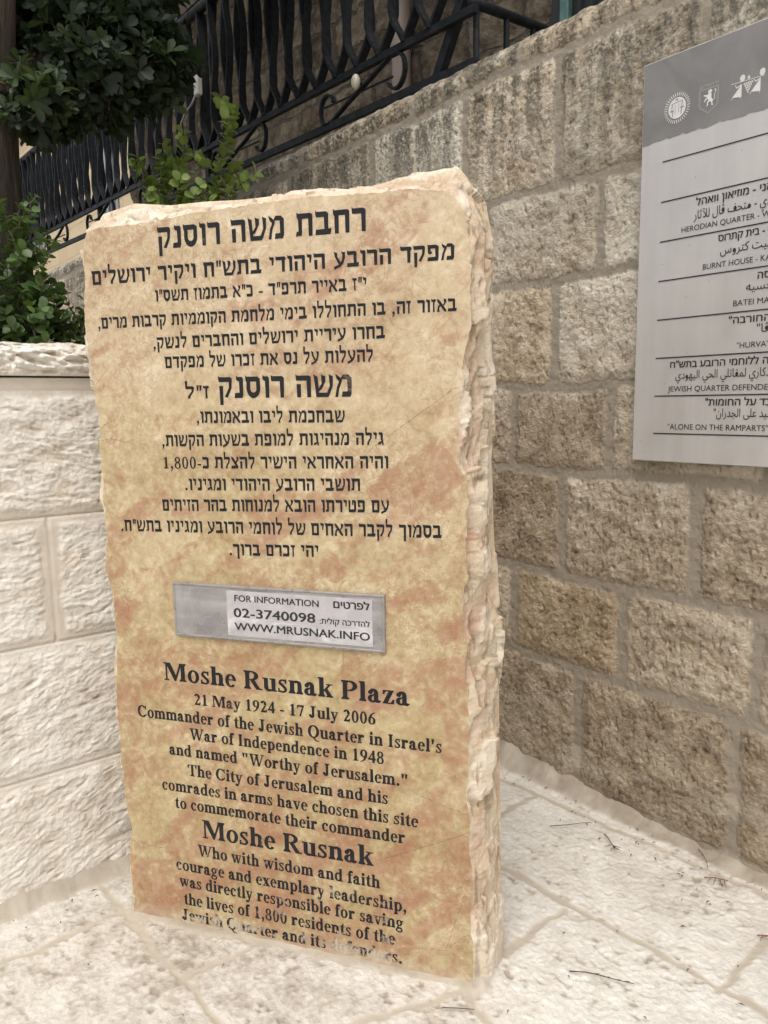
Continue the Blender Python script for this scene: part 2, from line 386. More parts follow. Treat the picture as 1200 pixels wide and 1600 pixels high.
def build_paving():
    xs = np.concatenate([np.arange(-0.90, 1.32, 0.0048), np.arange(1.32, 3.5, 0.04)]); ys = np.concatenate([np.arange(-5.0, -2.25, 0.04), np.arange(-2.25, 0.03, 0.0048)])
    X, Y = np.meshgrid(xs, ys)
    wx = X + 0.012 * fbm(X / 0.10, Y / 0.10, 3, 5); wy = Y + 0.012 * fbm(X / 0.10, Y / 0.10, 3, 9)
    J = [((-0.9, -0.585), (1.4, -0.44)), ((-0.9, -0.165), (1.4, 0.0)), ((0.131, -0.80), (0.125, -0.55)), ((0.538, -0.51), (0.537, -0.10)),
         ((-0.335, -0.58), (-0.330, -0.14)), ((-0.649, -2.3), (-0.653, -1.47)), ((-0.90, -1.515), (0.0, -1.46)), ((0.0, -1.46), (0.16, -0.98)), ((-0.313, -1.479), (-0.30, -1.25)),
         ((0.12, -0.965), (0.36, -1.02)), ((0.36, -1.02), (1.4, -1.06)), ((0.75, -1.05), (0.77, -0.46)), ((0.02, -1.46), (1.4, -1.62)), ((0.5, -1.55), (0.46, -1.03)), ((0.9, -0.47), (0.9, -0.04))]
    d = np.full(X.shape, 9.0); tone = np.full(X.shape, 0.5)
    for a, b in J: d = np.minimum(d, seg_d(wx, wy, a, b))
    tone = 0.5 + 0.5 * perlin(X * 1.1, Y * 1.1, 77)
    half = 0.006 + 0.004 * perlin(X / 0.16, Y / 0.16, 3)
    stone = sstep(half - 0.002, half + 0.009, d)
    pit = ridged(X / 0.050 + 0.3 * Y / 0.05, Y / 0.030, 3, 21); lump = fbm(X / 0.050, Y / 0.046, 4, 12, 0.5)
    rough = 0.0018 * lump + 0.0005 * pit - (0.0040 + 0.0030 * sstep(-0.3, 0.3, X)) * sstep(0.30, 0.80, fbm(X / 0.030, Y / 0.026, 3, 44)) * sstep(-0.35, 0.25, fbm(X / 0.22, Y / 0.22, 3, 14)) + 0.0018 * fbm(X / 0.014, Y / 0.014, 2, 18)
    h = stone * (0.0022 + rough + 0.003 * fbm(X / 0.3, Y / 0.3, 2, 8)) + (1 - stone) * (0.0012 * fbm(X / 0.03, Y / 0.03, 4, 6))
    mort = 1 - stone
    # mortar cove at the foot of the long wall (rises towards the corner), the white wall and the monument
    cw = 0.048 + 0.045 * sstep(0.6, -0.8, X) + 0.012 * fbm(X / 0.12, X * 0, 3, 33)
    t = np.clip(1 - (-Y) / cw, 0, 1); rise = (0.022 + 0.062 * sstep(0.2, -0.7, X) + 0.010 * fbm(X / 0.09, X * 0, 4, 39)) * t ** 1.25
    cl = 0.055 + 0.012 * fbm(Y / 0.1, Y * 0, 3, 53)
    t2 = np.clip(1 - (X + 0.865) / cl, 0, 1); rise = np.maximum(rise, 0.055 * t2 ** 1.7)
    dx = X - SL_O.x; dy = Y - SL_O.y
    su = dx * SL_D.x + dy * SL_D.y; sn = dx * SL_N.x + dy * SL_N.y
    dd = np.hypot(np.maximum(np.abs(su + 0.02) - 0.475, 0), np.maximum(np.abs(sn + 0.075) - 0.072, 0))
    cs = 0.030 + 0.02 * fbm(X / 0.09, Y / 0.09, 3, 63) + 0.02 * sstep(0.40, 0.50, su)
    t3 = np.clip(1 - dd / np.maximum(cs, 0.008), 0, 1); rise = np.maximum(rise, (0.004 + 0.045 * sstep(0.44, 0.5, su)) * t3 ** 1.6)
    cove = np.maximum(np.maximum(sstep(0, 0.25, t), sstep(0, 0.25, t2)), sstep(0, 0.3, t3))
    h = h * (1 - 0.75 * cove) + rise + 0.0030 * cove * fbm(X / 0.05, Y / 0.04, 4, 71); mort = np.maximum(mort, cove * 0.85)
    V = np.stack([X, Y, h], -1).reshape(-1, 3)
    me = np_mesh('paving', V, grid_quads(len(xs), len(ys)), True, {'mortar': mort, 'tone': tone, 'relief': rough / 0.006, 'darkening': np.clip(np.maximum(np.maximum(sstep(0, 0.4, t), 0.5 * sstep(0, 0.4, t2)) * (0.85 + 0.5 * fbm(X / 0.1, Y / 0.1, 3, 81)), np.maximum(0.26 * sstep(-0.75, -0.1, Y), 0.6 * sstep(0.030, 0.0, dd)) * (0.7 + 0.8 * fbm(X / 0.18, Y / 0.18, 4, 82))), 0, 1)})  # browner towards the long wall, in the coves and around the monument foot
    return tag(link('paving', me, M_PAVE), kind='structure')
build_paving()

# ------------------------------------------------------------------ the long weathered wall (face y = 0)
def masonry(X, Z, rows, seed, jit=0.0055, half=0.0145):
    """signed depth into the nearest block, a random number per block"""
    D = np.full(X.shape, -0.02); T = np.full(X.shape, 0.5); CX = np.zeros(X.shape); CZ = np.zeros(X.shape)
    wx = X + jit * 1.4 * fbm(X / 0.07, Z / 0.07, 3, seed) + 0.012 * perlin(X / 0.5, Z / 0.5, seed + 3)
    wz = Z + jit * 1.4 * fbm(X / 0.07, Z / 0.07, 3, seed + 50) + 0.014 * perlin(X / 0.45, Z / 0.9, seed + 4)
    rng = random.Random(seed)
    for (z0, z1, js) in rows:
        for a, b in zip(js[:-1], js[1:]):
            tone = rng.random(); hw = half * rng.uniform(0.65, 1.25); r = 0.022
            qx = np.abs(wx - (a + b) / 2) - (b - a) / 2 + hw + r; qz = np.abs(wz - (z0 + z1) / 2) - (z1 - z0) / 2 + hw * 0.9 + r
            sd = r - np.hypot(np.maximum(qx, 0), np.maximum(qz, 0)) - np.minimum(np.maximum(qx, qz), 0)
            m = sd > D
            D = np.where(m, sd, D); T = np.where(m, tone, T)
            CX = np.where(m, wx - (a + b) / 2, CX); CZ = np.where(m, wz - (z0 + z1) / 2, CZ)
    return D, T, CX, CZ

ROWS = [(2.522, 2.64, [-9.2, -8.3, -7.5, -6.7, -5.9, -5.1, -4.35, -3.55, -2.75, -1.944, -1.127, -0.565, 0.27, 0.95, 1.7, 2.4]),
        (2.10, 2.522, [-9.2, -8.4, -7.7, -6.9, -6.3, -5.5, -4.8, -4.1, -3.35, -2.75, -2.05, -1.399, -0.826, -0.384, 0.12, 0.66, 1.2, 1.8, 2.4]),
        (1.80, 2.10, [-9.2, -8.5, -7.4, -6.6, -5.8, -5.2, -4.4, -3.7, -3.0, -2.3, -1.7, -1.2, -0.72, -0.216, 0.33, 0.9, 1.5, 2.4]),
        (1.443, 1.80, [-9.2, -8.2, -7.5, -6.9, -6.0, -5.3, -4.7, -3.9, -3.3, -2.6, -1.9, -1.35, -0.86, -0.388, 0.11, 0.62, 1.25, 1.8, 2.4]),
        (1.155, 1.443, [-2.0, -1.5, -1.05, -0.573, -0.155, 0.35, 0.85, 1.35, 1.9, 2.4]),
        (0.785, 1.155, [-2.0, -1.4, -0.82, -0.346, 0.145, 0.65, 1.2, 1.75, 2.4]),
        (0.462, 0.785, [-2.0, -1.5, -1.02, -0.561, -0.088, 0.359, 0.86, 1.4, 1.9, 2.4]),
        (0.02, 0.462, [-2.0, -1.3, -0.75, -0.269, 0.307, 0.8, 1.3, 1.8, 2.4])]

def wall_heights(X, Z):
    D, T, CX, CZ = masonry(X, Z, ROWS, 11)
    D = D + 0.0045 * fbm(X / 0.030, Z / 0.030, 4, 90)
    stone = sstep(-0.001, 0.012, D)
    a = T * 9.0                                                     # every block was tooled at its own slant
    u = X * np.cos(a) + Z * np.sin(a); v = -X * np.sin(a) + Z * np.cos(a)
    strokes = ridged(u / 0.055 + T * 40, v / 0.020, 3, 31)
    lump = fbm(X / 0.085, Z / 0.085, 4, 41, 0.55); pits = sstep(0.35, 1.0, fbm(X / 0.024 + T * 9, Z / 0.024, 3, 47))
    rough = 0.0062 * lump + 0.0020 * strokes - 0.0060 * pits + 0.0028 * fbm(u / 0.020, v / 0.012, 3, 49)
    amp = 0.60 + 0.75 * np.mod(T * 5.7, 1)
    tilt = (T - 0.5) * 0.03 * CX + (np.mod(T * 7.3, 1) - 0.5) * 0.05 * CZ
    h = stone * (0.0012 + 0.0036 * sstep(0.0, 0.040, D) + amp * rough * sstep(0.002, 0.032, D) + tilt * sstep(0.0, 0.05, D)) + (1 - stone) * (0.0005 + 0.0030 * fbm(X / 0.05, Z / 0.04, 4, 61))
    return h, 1 - stone, T, np.clip(rough / 0.009, -1, 1)

def build_long_wall():
    xs = np.concatenate([np.arange(-9.2, -3.1, 0.03), np.arange(-3.1, 1.02, 0.0058), np.arange(1.02, 2.4, 0.03)])
    zs = np.append(np.arange(0.0, 2.615, 0.0058), 2.622)
    X, Z = np.meshgrid(xs, zs)
    Zs = Z + 0.008 * sstep(2.5, 2.62, Z) * fbm(X / 0.11, X * 0, 3, 3)          # uneven arris of the coping
    h, mort, tone, rel = wall_heights(X, Z)
    edge = sstep(2.62, 2.585, Z); y = -(h * edge - 0.018 * (1 - edge))
    V = np.stack([X, y, Zs], -1).reshape(-1, 3); Q = grid_quads(len(xs), len(zs))
    n = len(xs); base = len(V); top = V[-n:].copy()
    # top surface and back face
    ys2 = [0.05, 0.11, 0.17, 0.23, 0.29]
    rows = []
    for yy in ys2:
        r = top.copy(); r[:, 1] = yy; r[:, 2] = 2.63 + 0.010 * fbm(xs / 0.09, xs * 0 + yy * 9, 3, 8); rows.append(r)
    b = top.copy(); b[:, 1] = 0.30; b[:, 2] = 0.0; rows.append(b)
    V2 = np.concatenate([V] + rows); Qs = [Q]
    prev = base - n
    for k in range(len(rows)):
        i = np.arange(n - 1); cur = base + k * n
        Qs.append(np.stack([prev + i, prev + i + 1, cur + i + 1, cur + i], -1)); prev = cur
    pad = np.zeros(n * len(rows))
    me = np_mesh('stone_wall', V2, np.concatenate(Qs), True, {'mortar': np.append(mort.ravel(), pad), 'tone': np.append(tone.ravel(), pad + 0.5), 'relief': np.append(rel.ravel(), pad)})
    return tag(link('stone_wall', me, M_WALL), 'tall weathered tan stone block wall with dark mortar joints and a fence along its top', 'wall')
build_long_wall()

# ------------------------------------------------------------------ the low white wall (face x = -0.865), drafted margins and hammer-dressed bosses
LW = [(0.0, 0.368, [0.0, 0.9, 2.05, 3.2]), (0.368, 0.746, [0.0, 0.55, 1.18, 2.2, 3.2]), (0.746, 1.101, [0.0, 0.8, 1.565, 2.5, 3.2]), (1.101, 1.445, [0.0, 1.0, 2.0, 3.2])]
def build_low_wall():
    bs = np.concatenate([np.arange(0.0, 1.20, 0.03), np.arange(1.20, 2.35, 0.0036), np.arange(2.35, 3.2, 0.03)])
    zs = np.arange(0.0, 1.478, 0.0036)
    B, Z = np.meshgrid(bs, zs)
    D = np.full(B.shape, -0.02); T = np.full(B.shape, 0.5); R = np.zeros(B.shape)
    rng = random.Random(5)
    for ri, (z0, z1, js) in enumerate(LW):
        for a, b in zip(js[:-1], js[1:]):
            sd = np.minimum(np.minimum(B - a, b - B) - 0.004, np.minimum(Z - z0, z1 - Z) - 0.002)
            m = sd > D; D = np.where(m, sd, D); T = np.where(m, rng.random(), T); R = np.where(m, ri, R)
    dw = D + 0.006 * fbm(B / 0.05, Z / 0.05, 3, 17)
    boss = sstep(0.010, 0.030, dw)
    # tooling: long wavy horizontal furrows on the upper course, shorter slanting ones below
    sl = np.where(R >= 3, -0.12, np.where(R == 2, 0.10, np.where(R == 1, 0.30, 0.42))) + 0.22 * perlin(B / 0.45, Z / 0.4, 97)
    v = Z + sl * (B - 1.6) + 0.012 * fbm(B / 0.10, Z / 0.08, 3, 71)
    fur = ridged(B / 0.17 + 0.2 * v, v / 0.036, 2, 23)
    fur2 = ridged(B / 0.045, v / 0.016, 2, 29)
    lump = fbm(B / 0.07, Z / 0.05, 4, 37)
    rough = np.where(R >= 3, 1.0, np.where(R >= 2, 0.7, 0.5)) * (0.0027 * fur + 0.0020 * fur2) + 0.0030 * lump - 0.0045 * sstep(0.4, 0.95, fbm(B / 0.060, v / 0.016, 3, 83)) + 0.0014 * fbm(B / 0.014, Z / 0.010, 2, 43)
    h = boss * (0.0028 + rough) + sstep(0, 0.004, D) * (0.003 + 0.0007 * fbm(B / 0.05, Z / 0.012, 3, 3)) - 0.004 * (1 - sstep(-0.003, 0.002, D))
    # smeared mortar over the one upright joint and the beds
    je = np.abs(B - 1.565 + 0.006 * fbm(Z / 0.06, Z * 0, 3, 7)); smear = sstep(0.040, 0.012, je + 0.010 * fbm(B / 0.03, Z / 0.06, 3, 13)) * sstep(0.74, 0.78, Z) * sstep(1.11, 1.06, Z)
    h = h * (1 - 0.8 * smear) + 0.004 * smear
    bed = sstep(0.030, 0.006, np.minimum(np.abs(Z - 0.746 - 0.010), np.abs(Z - 1.101 + 0.014))) * sstep(-0.2, 0.3, fbm(B / 0.15, Z / 0.02, 3, 19) + 0.1)
    mort = np.maximum(np.maximum(smear, bed * 0.7), sstep(1.440, 1.446, Z))
    fil = sstep(1.440, 1.446, Z); h = h * (1 - fil) + 0.004 * fil + 0.0006 * fil * fbm(B / 0.1, Z / 0.01, 2, 5)
    V = np.stack([-0.865 + h, -B, Z], -1).reshape(-1, 3)
    me = np_mesh('stone_wall', V, grid_quads(len(bs), len(zs))[:, ::-1], True, {'mortar': mort, 'tone': T, 'relief': np.clip(boss * rough / 0.008, -1, 1), 'darkening': np.clip(0.30 * sstep(1.95, 1.30, B) * (0.55 + 0.9 * fbm(B / 0.16, Z / 0.10, 4, 91)) * (1 - 0.6 * np.clip(rough / 0.006, -1, 1)) * sstep(1.44, 1.40, Z), 0, 1)})  # browner towards the corner and in the hollows of the tooling
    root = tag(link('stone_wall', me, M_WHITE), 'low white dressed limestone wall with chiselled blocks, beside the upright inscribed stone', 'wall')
    mb = MB(); mb.box(-1.13, -0.868, -3.2, 0.0, -0.02, 1.478); mb.build('wall_backing', M_WHITE, root)
    # coping: rough-split face
    bs2 = np.concatenate([np.arange(0.0, 1.20, 0.03), np.arange(1.20, 2.35, 0.0036), np.arange(2.35, 3.2, 0.03)])
    prof = [(0.26, 1.482), (0.0, 1.482)] ; rows = []
    zt = np.linspace(1.482, 1.566, 26)
    B2, Z2 = np.meshgrid(bs2, zt); k = (Z2 - 1.482) / 0.084
    fh, cid = facets(B2 / 0.06, Z2 / 0.022, 3)
    rg = 0.010 * fh + 0.010 * ridged(B2 / 0.12 + 3 * Z2, Z2 / 0.022 - 0.25 * B2 / 0.022, 3, 51) + 0.006 * fbm(B2 / 0.05, Z2 / 0.02, 4, 52)
    out = 0.014 + rg * sstep(0, 0.10, k) - 0.030 * sstep(0.62, 1.0, k)
    face = np.stack([-0.865 + out, -B2, Z2 + 0.004 * fbm(B2 / 0.08, B2 * 0, 3, 54) * k], -1)
    n = len(bs2); tops = []
    for xx in np.linspace(-0.90, -1.14, 14):
        r = np.stack([np.full(n, xx), -bs2, 1.570 + 0.006 * fbm(bs2 / 0.07, bs2 * 0 + xx * 14, 4, 58)], -1); tops.append(r)
    under = face[0].copy(); under[:, 0] = -0.866
    bk = tops[-1].copy(); bk[:, 2] = 1.45
    allr = np.concatenate([[under], face, tops, [bk]]); V = allr.reshape(-1, 3); nr = len(allr)
    z0 = np.zeros(nr * n); rl = z0.copy().reshape(nr, n); rl[1:1 + len(zt)] = np.clip(rg / 0.016, -1, 1)
    me = np_mesh('coping', V, grid_quads(n, nr)[:, ::-1], True, {'mortar': z0, 'tone': z0 + 0.35, 'relief': rl})
    cop = link('coping', me, M_WHITE, root); cop['label'] = 'rough split coping stone with yellowish stains'
build_low_wall()
# planting bed behind the low wall
mb = MB(); mb.box(-9.2, -1.15, -3.2, -0.03, 0.0, 1.47)
tag(mb.build('planting_bed', simple('dark_soil', (0.06, 0.045, 0.03), 0.95, var=0.4, scale=12, bump=0.8)), kind='structure')
# ------------------------------------------------------------------ the inscribed monument (local x along its face, -y towards the viewer)
TOPF = [[-0.5125, 1.8219], [-0.475, 1.8293], [-0.3821, 1.8304], [-0.272, 1.8341], [-0.2326, 1.8415], [-0.1371, 1.8456], [-0.0447, 1.8496], [0.0094, 1.8512], [0.08, 1.8543], [0.1316, 1.8512], [0.1824, 1.8489], [0.2405, 1.846], [0.2976, 1.8497], [0.3613, 1.8424], [0.3911, 1.8353]]
TOPB = [[-0.565, 1.885], [-0.555, 1.8965], [-0.524, 1.9027], [-0.4572, 1.915], [-0.351, 1.9014], [-0.2574, 1.902], [-0.1567, 1.8976], [-0.0492, 1.8982], [0.0823, 1.8914], [0.1371, 1.8922], [0.2265, 1.9041], [0.296, 1.9118], [0.3722, 1.9115]]
LEFT = [[-0.512, 1.8088], [-0.5243, 1.7519], [-0.5243, 1.7059], [-0.532, 1.66], [-0.5302, 1.6132], [-0.5305, 1.5395], [-0.521, 1.4694], [-0.5166, 1.4054], [-0.5088, 1.3343], [-0.5139, 1.2936], [-0.5141, 1.2429], [-0.5088, 1.2116], [-0.514, 1.1701], [-0.5122, 1.1185], [-0.5113, 1.0547], [-0.523, 0.9811], [-0.51, 0.9441], [-0.5019, 0.8965], [-0.5025, 0.8097], [-0.4994, 0.7714], [-0.5123, 0.6534], [-0.5142, 0.5741], [-0.5103, 0.4636], [-0.5084, 0.3511], [-0.493, 0.2543], [-0.5064, 0.1535], [-0.4997, 0.045], [-0.5082, -0.06]]
RIGHT = [[0.3911, 1.8353], [0.4091, 1.8194], [0.4296, 1.792], [0.4357, 1.7658], [0.4433, 1.7173], [0.4447, 1.6322], [0.4462, 1.5565], [0.4379, 1.53], [0.424, 1.4696], [0.4296, 1.4422], [0.4204, 1.3985], [0.4183, 1.3584], [0.4203, 1.2562], [0.4325, 1.2281], [0.4411, 1.1814], [0.434, 1.1527], [0.4354, 1.1009], [0.4326, 1.0573], [0.4369, 1.0078], [0.4282, 0.963], [0.426, 0.9123], [0.4356, 0.8486], [0.4304, 0.7845], [0.4371, 0.7393], [0.4417, 0.6612], [0.4387, 0.6078], [0.4403, 0.5546], [0.4343, 0.4855], [0.4442, 0.4196], [0.442, 0.3642], [0.449, 0.2804], [0.4453, 0.1533], [0.4524, 0.0907], [0.4502, -0.06]]
RBACK = [[0.3722, 1.9115], [0.4035, 1.8929], [0.4355, 1.8612], [0.4529, 1.8378], [0.4589, 1.8071], [0.4692, 1.7607], [0.4694, 1.7218], [0.4653, 1.676], [0.4655, 1.6365], [0.4614, 1.5785], [0.4618, 1.498], [0.4648, 1.4733], [0.4688, 1.4266], [0.4716, 1.325], [0.4689, 1.2638], [0.4722, 1.2036], [0.4743, 1.1107], [0.4793, 1.0229], [0.4845, 0.9261], [0.4812, 0.8449], [0.4801, 0.7839], [0.4903, 0.7509], [0.4912, 0.612], [0.4936, 0.499], [0.4961, 0.355], [0.4972, 0.206], [0.5013, 0.0723], [0.505, -0.06]]

def resample(P, n):
    P = np.asarray(P, float); d = np.append(0, np.cumsum(np.hypot(*np.diff(P, axis=0).T))); t = np.linspace(0, d[-1], n)
    return np.stack([np.interp(t, d, P[:, 0]), np.interp(t, d, P[:, 1])], -1)

def resample_z(P, zs):
    P = np.asarray(P, float); o = np.argsort(P[:, 1]); return np.stack([np.interp(zs, P[o, 1], P[o, 0]), zs], -1)

def build_monument():
    T = 0.13; st = 0.0032
    L = np.asarray(LEFT)[::-1]; n1 = int(1.9 / st); lf = resample(L, n1)
    lb = lf + np.array([-0.02, 0.0]); lb[:, 1] = -0.06 + (lb[:, 1] + 0.06) * (1.885 + 0.06) / (1.8088 + 0.06)
    lb[:, 0] = np.interp(lb[:, 1], [-0.06, 1.6, 1.885], [-0.53, -0.545, -0.565])
    n2 = int(0.95 / st); tf = resample(np.vstack([LEFT[0], TOPF]), n2)[1:]; tb = resample(TOPB, n2)[1:]
    n3 = int(1.95 / st); rf = resample(RIGHT, n3)[1:]; k = np.linspace(0, 1, n3)[1:]
    rb = resample(RBACK, n3)[1:]
    n4 = 60; bf = np.linspace(rf[-1], lf[0], n4)[1:-1]; bb = np.linspace(rb[-1], lb[0], n4)[1:-1]
    F = np.concatenate([lf, tf, rf, bf]); Bk = np.concatenate([lb, tb, rb, bb]); N = len(F)
    tan = np.roll(F, -1, 0) - np.roll(F, 1, 0); tan /= np.linalg.norm(tan, axis=1)[:, None] + 1e-9
    for _ in range(6): tan = (np.roll(tan, 1, 0) + tan + np.roll(tan, -1, 0)) / 3
    nrm = np.stack([-tan[:, 1], tan[:, 0]], -1)                       # outward of a clockwise loop
    s = np.arange(N) * st
    isbot = np.zeros(N); isbot[-(n4 - 2):] = 1
    # chipped arris: small bites out of the front edge
    bite, _ = facets(s / 0.035, s * 0 + 3.3, 9)
    F = F + nrm * (0.0022 * fbm(s / 0.02, s * 0, 3, 2) + 0.0025 * bite)[:, None] * (1 - isbot)[:, None]
    K = 44; rows = []; reliefs = []
    kk = np.linspace(0, 1, K)
    Sg, Kg = np.meshgrid(s, kk)
    dep = Kg * T
    f1, cid1 = facets(Sg / 0.23 + 0.5 * fbm(Sg / 0.2, dep / 0.1, 2, 3), dep / 0.060 + Sg * 0.15 / 0.16, 4); f2, cid2 = facets(Sg / 0.075 + 0.4 * fbm(Sg / 0.1, dep / 0.05, 2, 6), dep / 0.034, 14)
    rd = ridged(Sg / 0.26, dep / 0.030 + 0.6 * fbm(Sg / 0.15, dep / 0.1, 2, 5), 3, 24)
    lump = fbm(Sg / 0.06, dep / 0.04, 5, 34, 0.55)
    gouge = sstep(0.50, 0.85, fbm(Sg / 0.13 + 7, dep / 0.030, 3, 64))
    env = sstep(0, 0.16, Kg) * sstep(1.0, 0.90, Kg)
    # conchoidal bites with sharp rims, from thumbnail to palm size
    rs = random.Random(31); total = N * st
    bites = np.zeros_like(Sg); chipk = np.zeros_like(Sg)
    for q in range(120):
        s0 = rs.uniform(0, total); d0 = rs.uniform(-0.01, T + 0.01); r0 = 0.016 + 0.044 * rs.random() ** 1.8; el_ = rs.uniform(1.0, 2.6); an = rs.uniform(-0.5, 0.5)
        i0 = max(0, int((s0 - 0.14) / st)); i1 = min(N, int((s0 + 0.14) / st)); ss = Sg[:, i0:i1] - s0; dd_ = dep[:, i0:i1] - d0
        u_ = (ss * math.cos(an) + dd_ * math.sin(an)) / (r0 * el_); v_ = (-ss * math.sin(an) + dd_ * math.cos(an)) / r0
        w_ = np.clip(1 - u_ * u_ - v_ * v_, 0, 1)
        bites[:, i0:i1] = np.maximum(bites[:, i0:i1], (0.26 * r0) * w_)
    rg_ = 0.38 + 0.22 * fbm(s / 0.28, s * 0, 3, 91); ridge_ = 1 - np.abs(Kg - rg_[None, :]) / np.where(Kg < rg_[None, :], rg_[None, :], 1 - rg_[None, :])
    dis = env * (0.010 * np.clip(ridge_, 0, 1) - 0.9 * bites) * (1 - isbot)[None, :] + env * (0.025 * f1 + 0.0085 * f2 + 0.0008 * rd + 0.0014 * lump - 0.022 * gouge) * (1 - isbot)[None, :]
    dis = dis + 0.004 * env * (1 - isbot)[None, :]
    dis[:, n1:n1 + n2 - 1] -= 0.009 * env[:, n1:n1 + n2 - 1]          # the top lies flatter than the flanks
    for i in range(K):
        p = F + (Bk - F) * kk[i] + nrm * dis[i][:, None]
        yy = dep[i] + (0.004 * lump[i] * env[i])
        rows.append(np.stack([p[:, 0], yy, p[:, 1]], -1))
    V = np.concatenate(rows)
    faces = []; mats = []
    idx = np.arange(N); nx = (idx + 1) % N
    for i in range(K - 1):
        q = np.stack([i * N + idx, (i + 1) * N + idx, (i + 1) * N + nx, i * N + nx], -1); faces += q.tolist()
    me = bpy.data.meshes.new('inscribed_stone')
    from mathutils.geometry import delaunay_2d_cdt
    def fill(loop, base, y, flip):
        gx, gz = np.meshgrid(np.arange(-0.60, 0.55, 0.03), np.arange(-0.05, 1.93, 0.03))
        G = np.stack([gx.ravel(), gz.ravel()], -1)
        dmin = np.min(np.hypot(G[:, None, 0] - loop[None, ::3, 0], G[:, None, 1] - loop[None, ::3, 1]), 1); G = G[dmin > 0.014]
        pts = [Vector(p) for p in loop.tolist()] + [Vector(p) for p in G.tolist()]
        n0 = len(loop); ov, oe, of, vo, eo, fo = delaunay_2d_cdt(pts, [(i, (i + 1) % n0) for i in range(n0)], [], 1, 1e-7)
        extra = []; mp = []
        for v, orig in zip(ov, vo):
            o = [i for i in orig if i < n0]
            if o: mp.append(base + o[0])
            else: mp.append(('x', len(extra))); extra.append((v.x, y, v.y))
        return extra, mp, of
    ex0, mp0, f0 = fill(F, 0, 0.0, False); lastF = Bk; ex1, mp1, f1_ = fill(rows[-1][:, [0, 2]], (K - 1) * N, T, True)
    nV = len(V); ids0 = [m if not isinstance(m, tuple) else nV + m[1] for m in mp0]; ids1 = [m if not isinstance(m, tuple) else nV + len(ex0) + m[1] for m in mp1]
    VV = V.tolist() + ex0 + ex1
    def orient(fs, ids, sign):
        out = []
        for f in fs:
            a, b, c = [VV[ids[i]] for i in f[:3]]; ar = (b[0] - a[0]) * (c[2] - a[2]) - (c[0] - a[0]) * (b[2] - a[2])
            g = [ids[i] for i in f]; out.append(g if ar * sign > 0 else g[::-1])
        return out
    ff = orient(f0, ids0, 1); fb = orient(f1_, ids1, -1)
    me.from_pydata(VV, [], ff + fb + faces)
    mi = np.ones(len(me.polygons), np.int32); mi[:len(ff)] = 0
    for an, av in (('tone', np.clip(0.5 * cid1 + 0.5 * cid2, 0, 1)), ('gouge', np.clip(gouge * env * 0.75, 0, 1))):
        a_ = me.attributes.new(an, 'FLOAT', 'POINT'); a_.data.foreach_set('value', np.append(av.ravel(), np.zeros(len(me.vertices) - av.size)).astype(np.float32))
    me.materials.append(M_FACE); me.materials.append(M_ROUGH); me.polygons.foreach_set('material_index', mi)
    sm = np.ones(len(me.polygons), bool); sm[:len(ff) + len(fb)] = False; me.polygons.foreach_set('use_smooth', sm)
    # keep the arris of the honed face crisp
    sharp = me.attributes.new('sharp_edge', 'BOOLEAN', 'EDGE'); ev = np.zeros(len(me.edges) * 2, np.int32); me.edges.foreach_get('vertices', ev); ev = ev.reshape(-1, 2)
    sharp.data.foreach_set('value', (ev < N).all(1))
    me.update()
    o = bpy.data.objects.new('inscribed_monument', me); COL.objects.link(o)
    o.matrix_world = Matrix(((SL_D.x, -SL_N.x, 0, SL_O.x), (SL_D.y, -SL_N.y, 0, SL_O.y), (0, 0, 1, 0), (0, 0, 0, 1)))
    tag(o, 'upright rough-edged slab of red and gold stone cut with black Hebrew and English lettering', 'monument')
    return o
MON = build_monument()

def hairlines():
    vs = []; fs = []
    for k, c in enumerate([[[0.4338, 1.4312], [0.407, 1.4276], [0.3798, 1.406], [0.326, 1.3703], [0.2768, 1.3366], [0.2311, 1.3065], [0.1937, 1.2743], [0.1521, 1.2252]], [[0.136, 0.8112], [0.1369, 0.7826], [0.133, 0.755]], [[0.445, 0.3939], [0.3911, 0.3671], [0.3121, 0.3274], [0.2107, 0.2812], [0.172, 0.2624]], [[0.4465, 0.4344], [0.3914, 0.4485], [0.3134, 0.4727], [0.2882, 0.4886]], [[0.4407, 0.1304], [0.4141, 0.1079], [0.3855, 0.0762], [0.3098, 0.065], [0.2604, 0.0613]], [[0.3855, 0.0762], [0.4094, 0.1577], [0.4328, 0.2377]], [[-0.5204, 1.3099], [-0.4755, 1.3181], [-0.4365, 1.3068], [-0.4, 1.3197]], [[-0.5059, 1.3456], [-0.4624, 1.3663], [-0.4417, 1.3901]], [[-0.4741, 0.953], [-0.4622, 0.9024], [-0.4555, 0.8599]], [[0.3049, 1.1811], [0.3076, 1.1519], [0.3268, 1.1232], [0.3038, 1.0781]], [[-0.4975, 0.2196], [-0.427, 0.2126], [-0.3829, 0.2144]]]):
        P = resample(c, max(8, int(len(c) * 9))); P = P + 0.0016 * np.stack([fbm(P[:, 1] / 0.015, P[:, 0] / 0.015, 3, k), fbm(P[:, 0] / 0.015, P[:, 1] / 0.015, 3, k + 9)], -1)
        b = len(vs); n = len(P)
        for i in range(n):
            t = P[min(i + 1, n - 1)] - P[max(i - 1, 0)]; t = t / (np.hypot(*t) + 1e-9); w = 0.00045 * min(1.0, 4.0 * (n - i) / n) * (0.7 + 0.5 * math.sin(i * 1.7 + k))
            vs += [(P[i][0] - t[1] * w, -0.0003, P[i][1] + t[0] * w), (P[i][0] + t[1] * w, -0.0003, P[i][1] - t[0] * w)]
        fs += [(b + 2 * i, b + 2 * i + 1, b + 2 * i + 3, b + 2 * i + 2) for i in range(n - 1)]
    link('hairline_crack', mesh('hairline_crack', vs, fs), simple('crack_brown', (0.13, 0.08, 0.045), 0.9), MON)
hairlines()

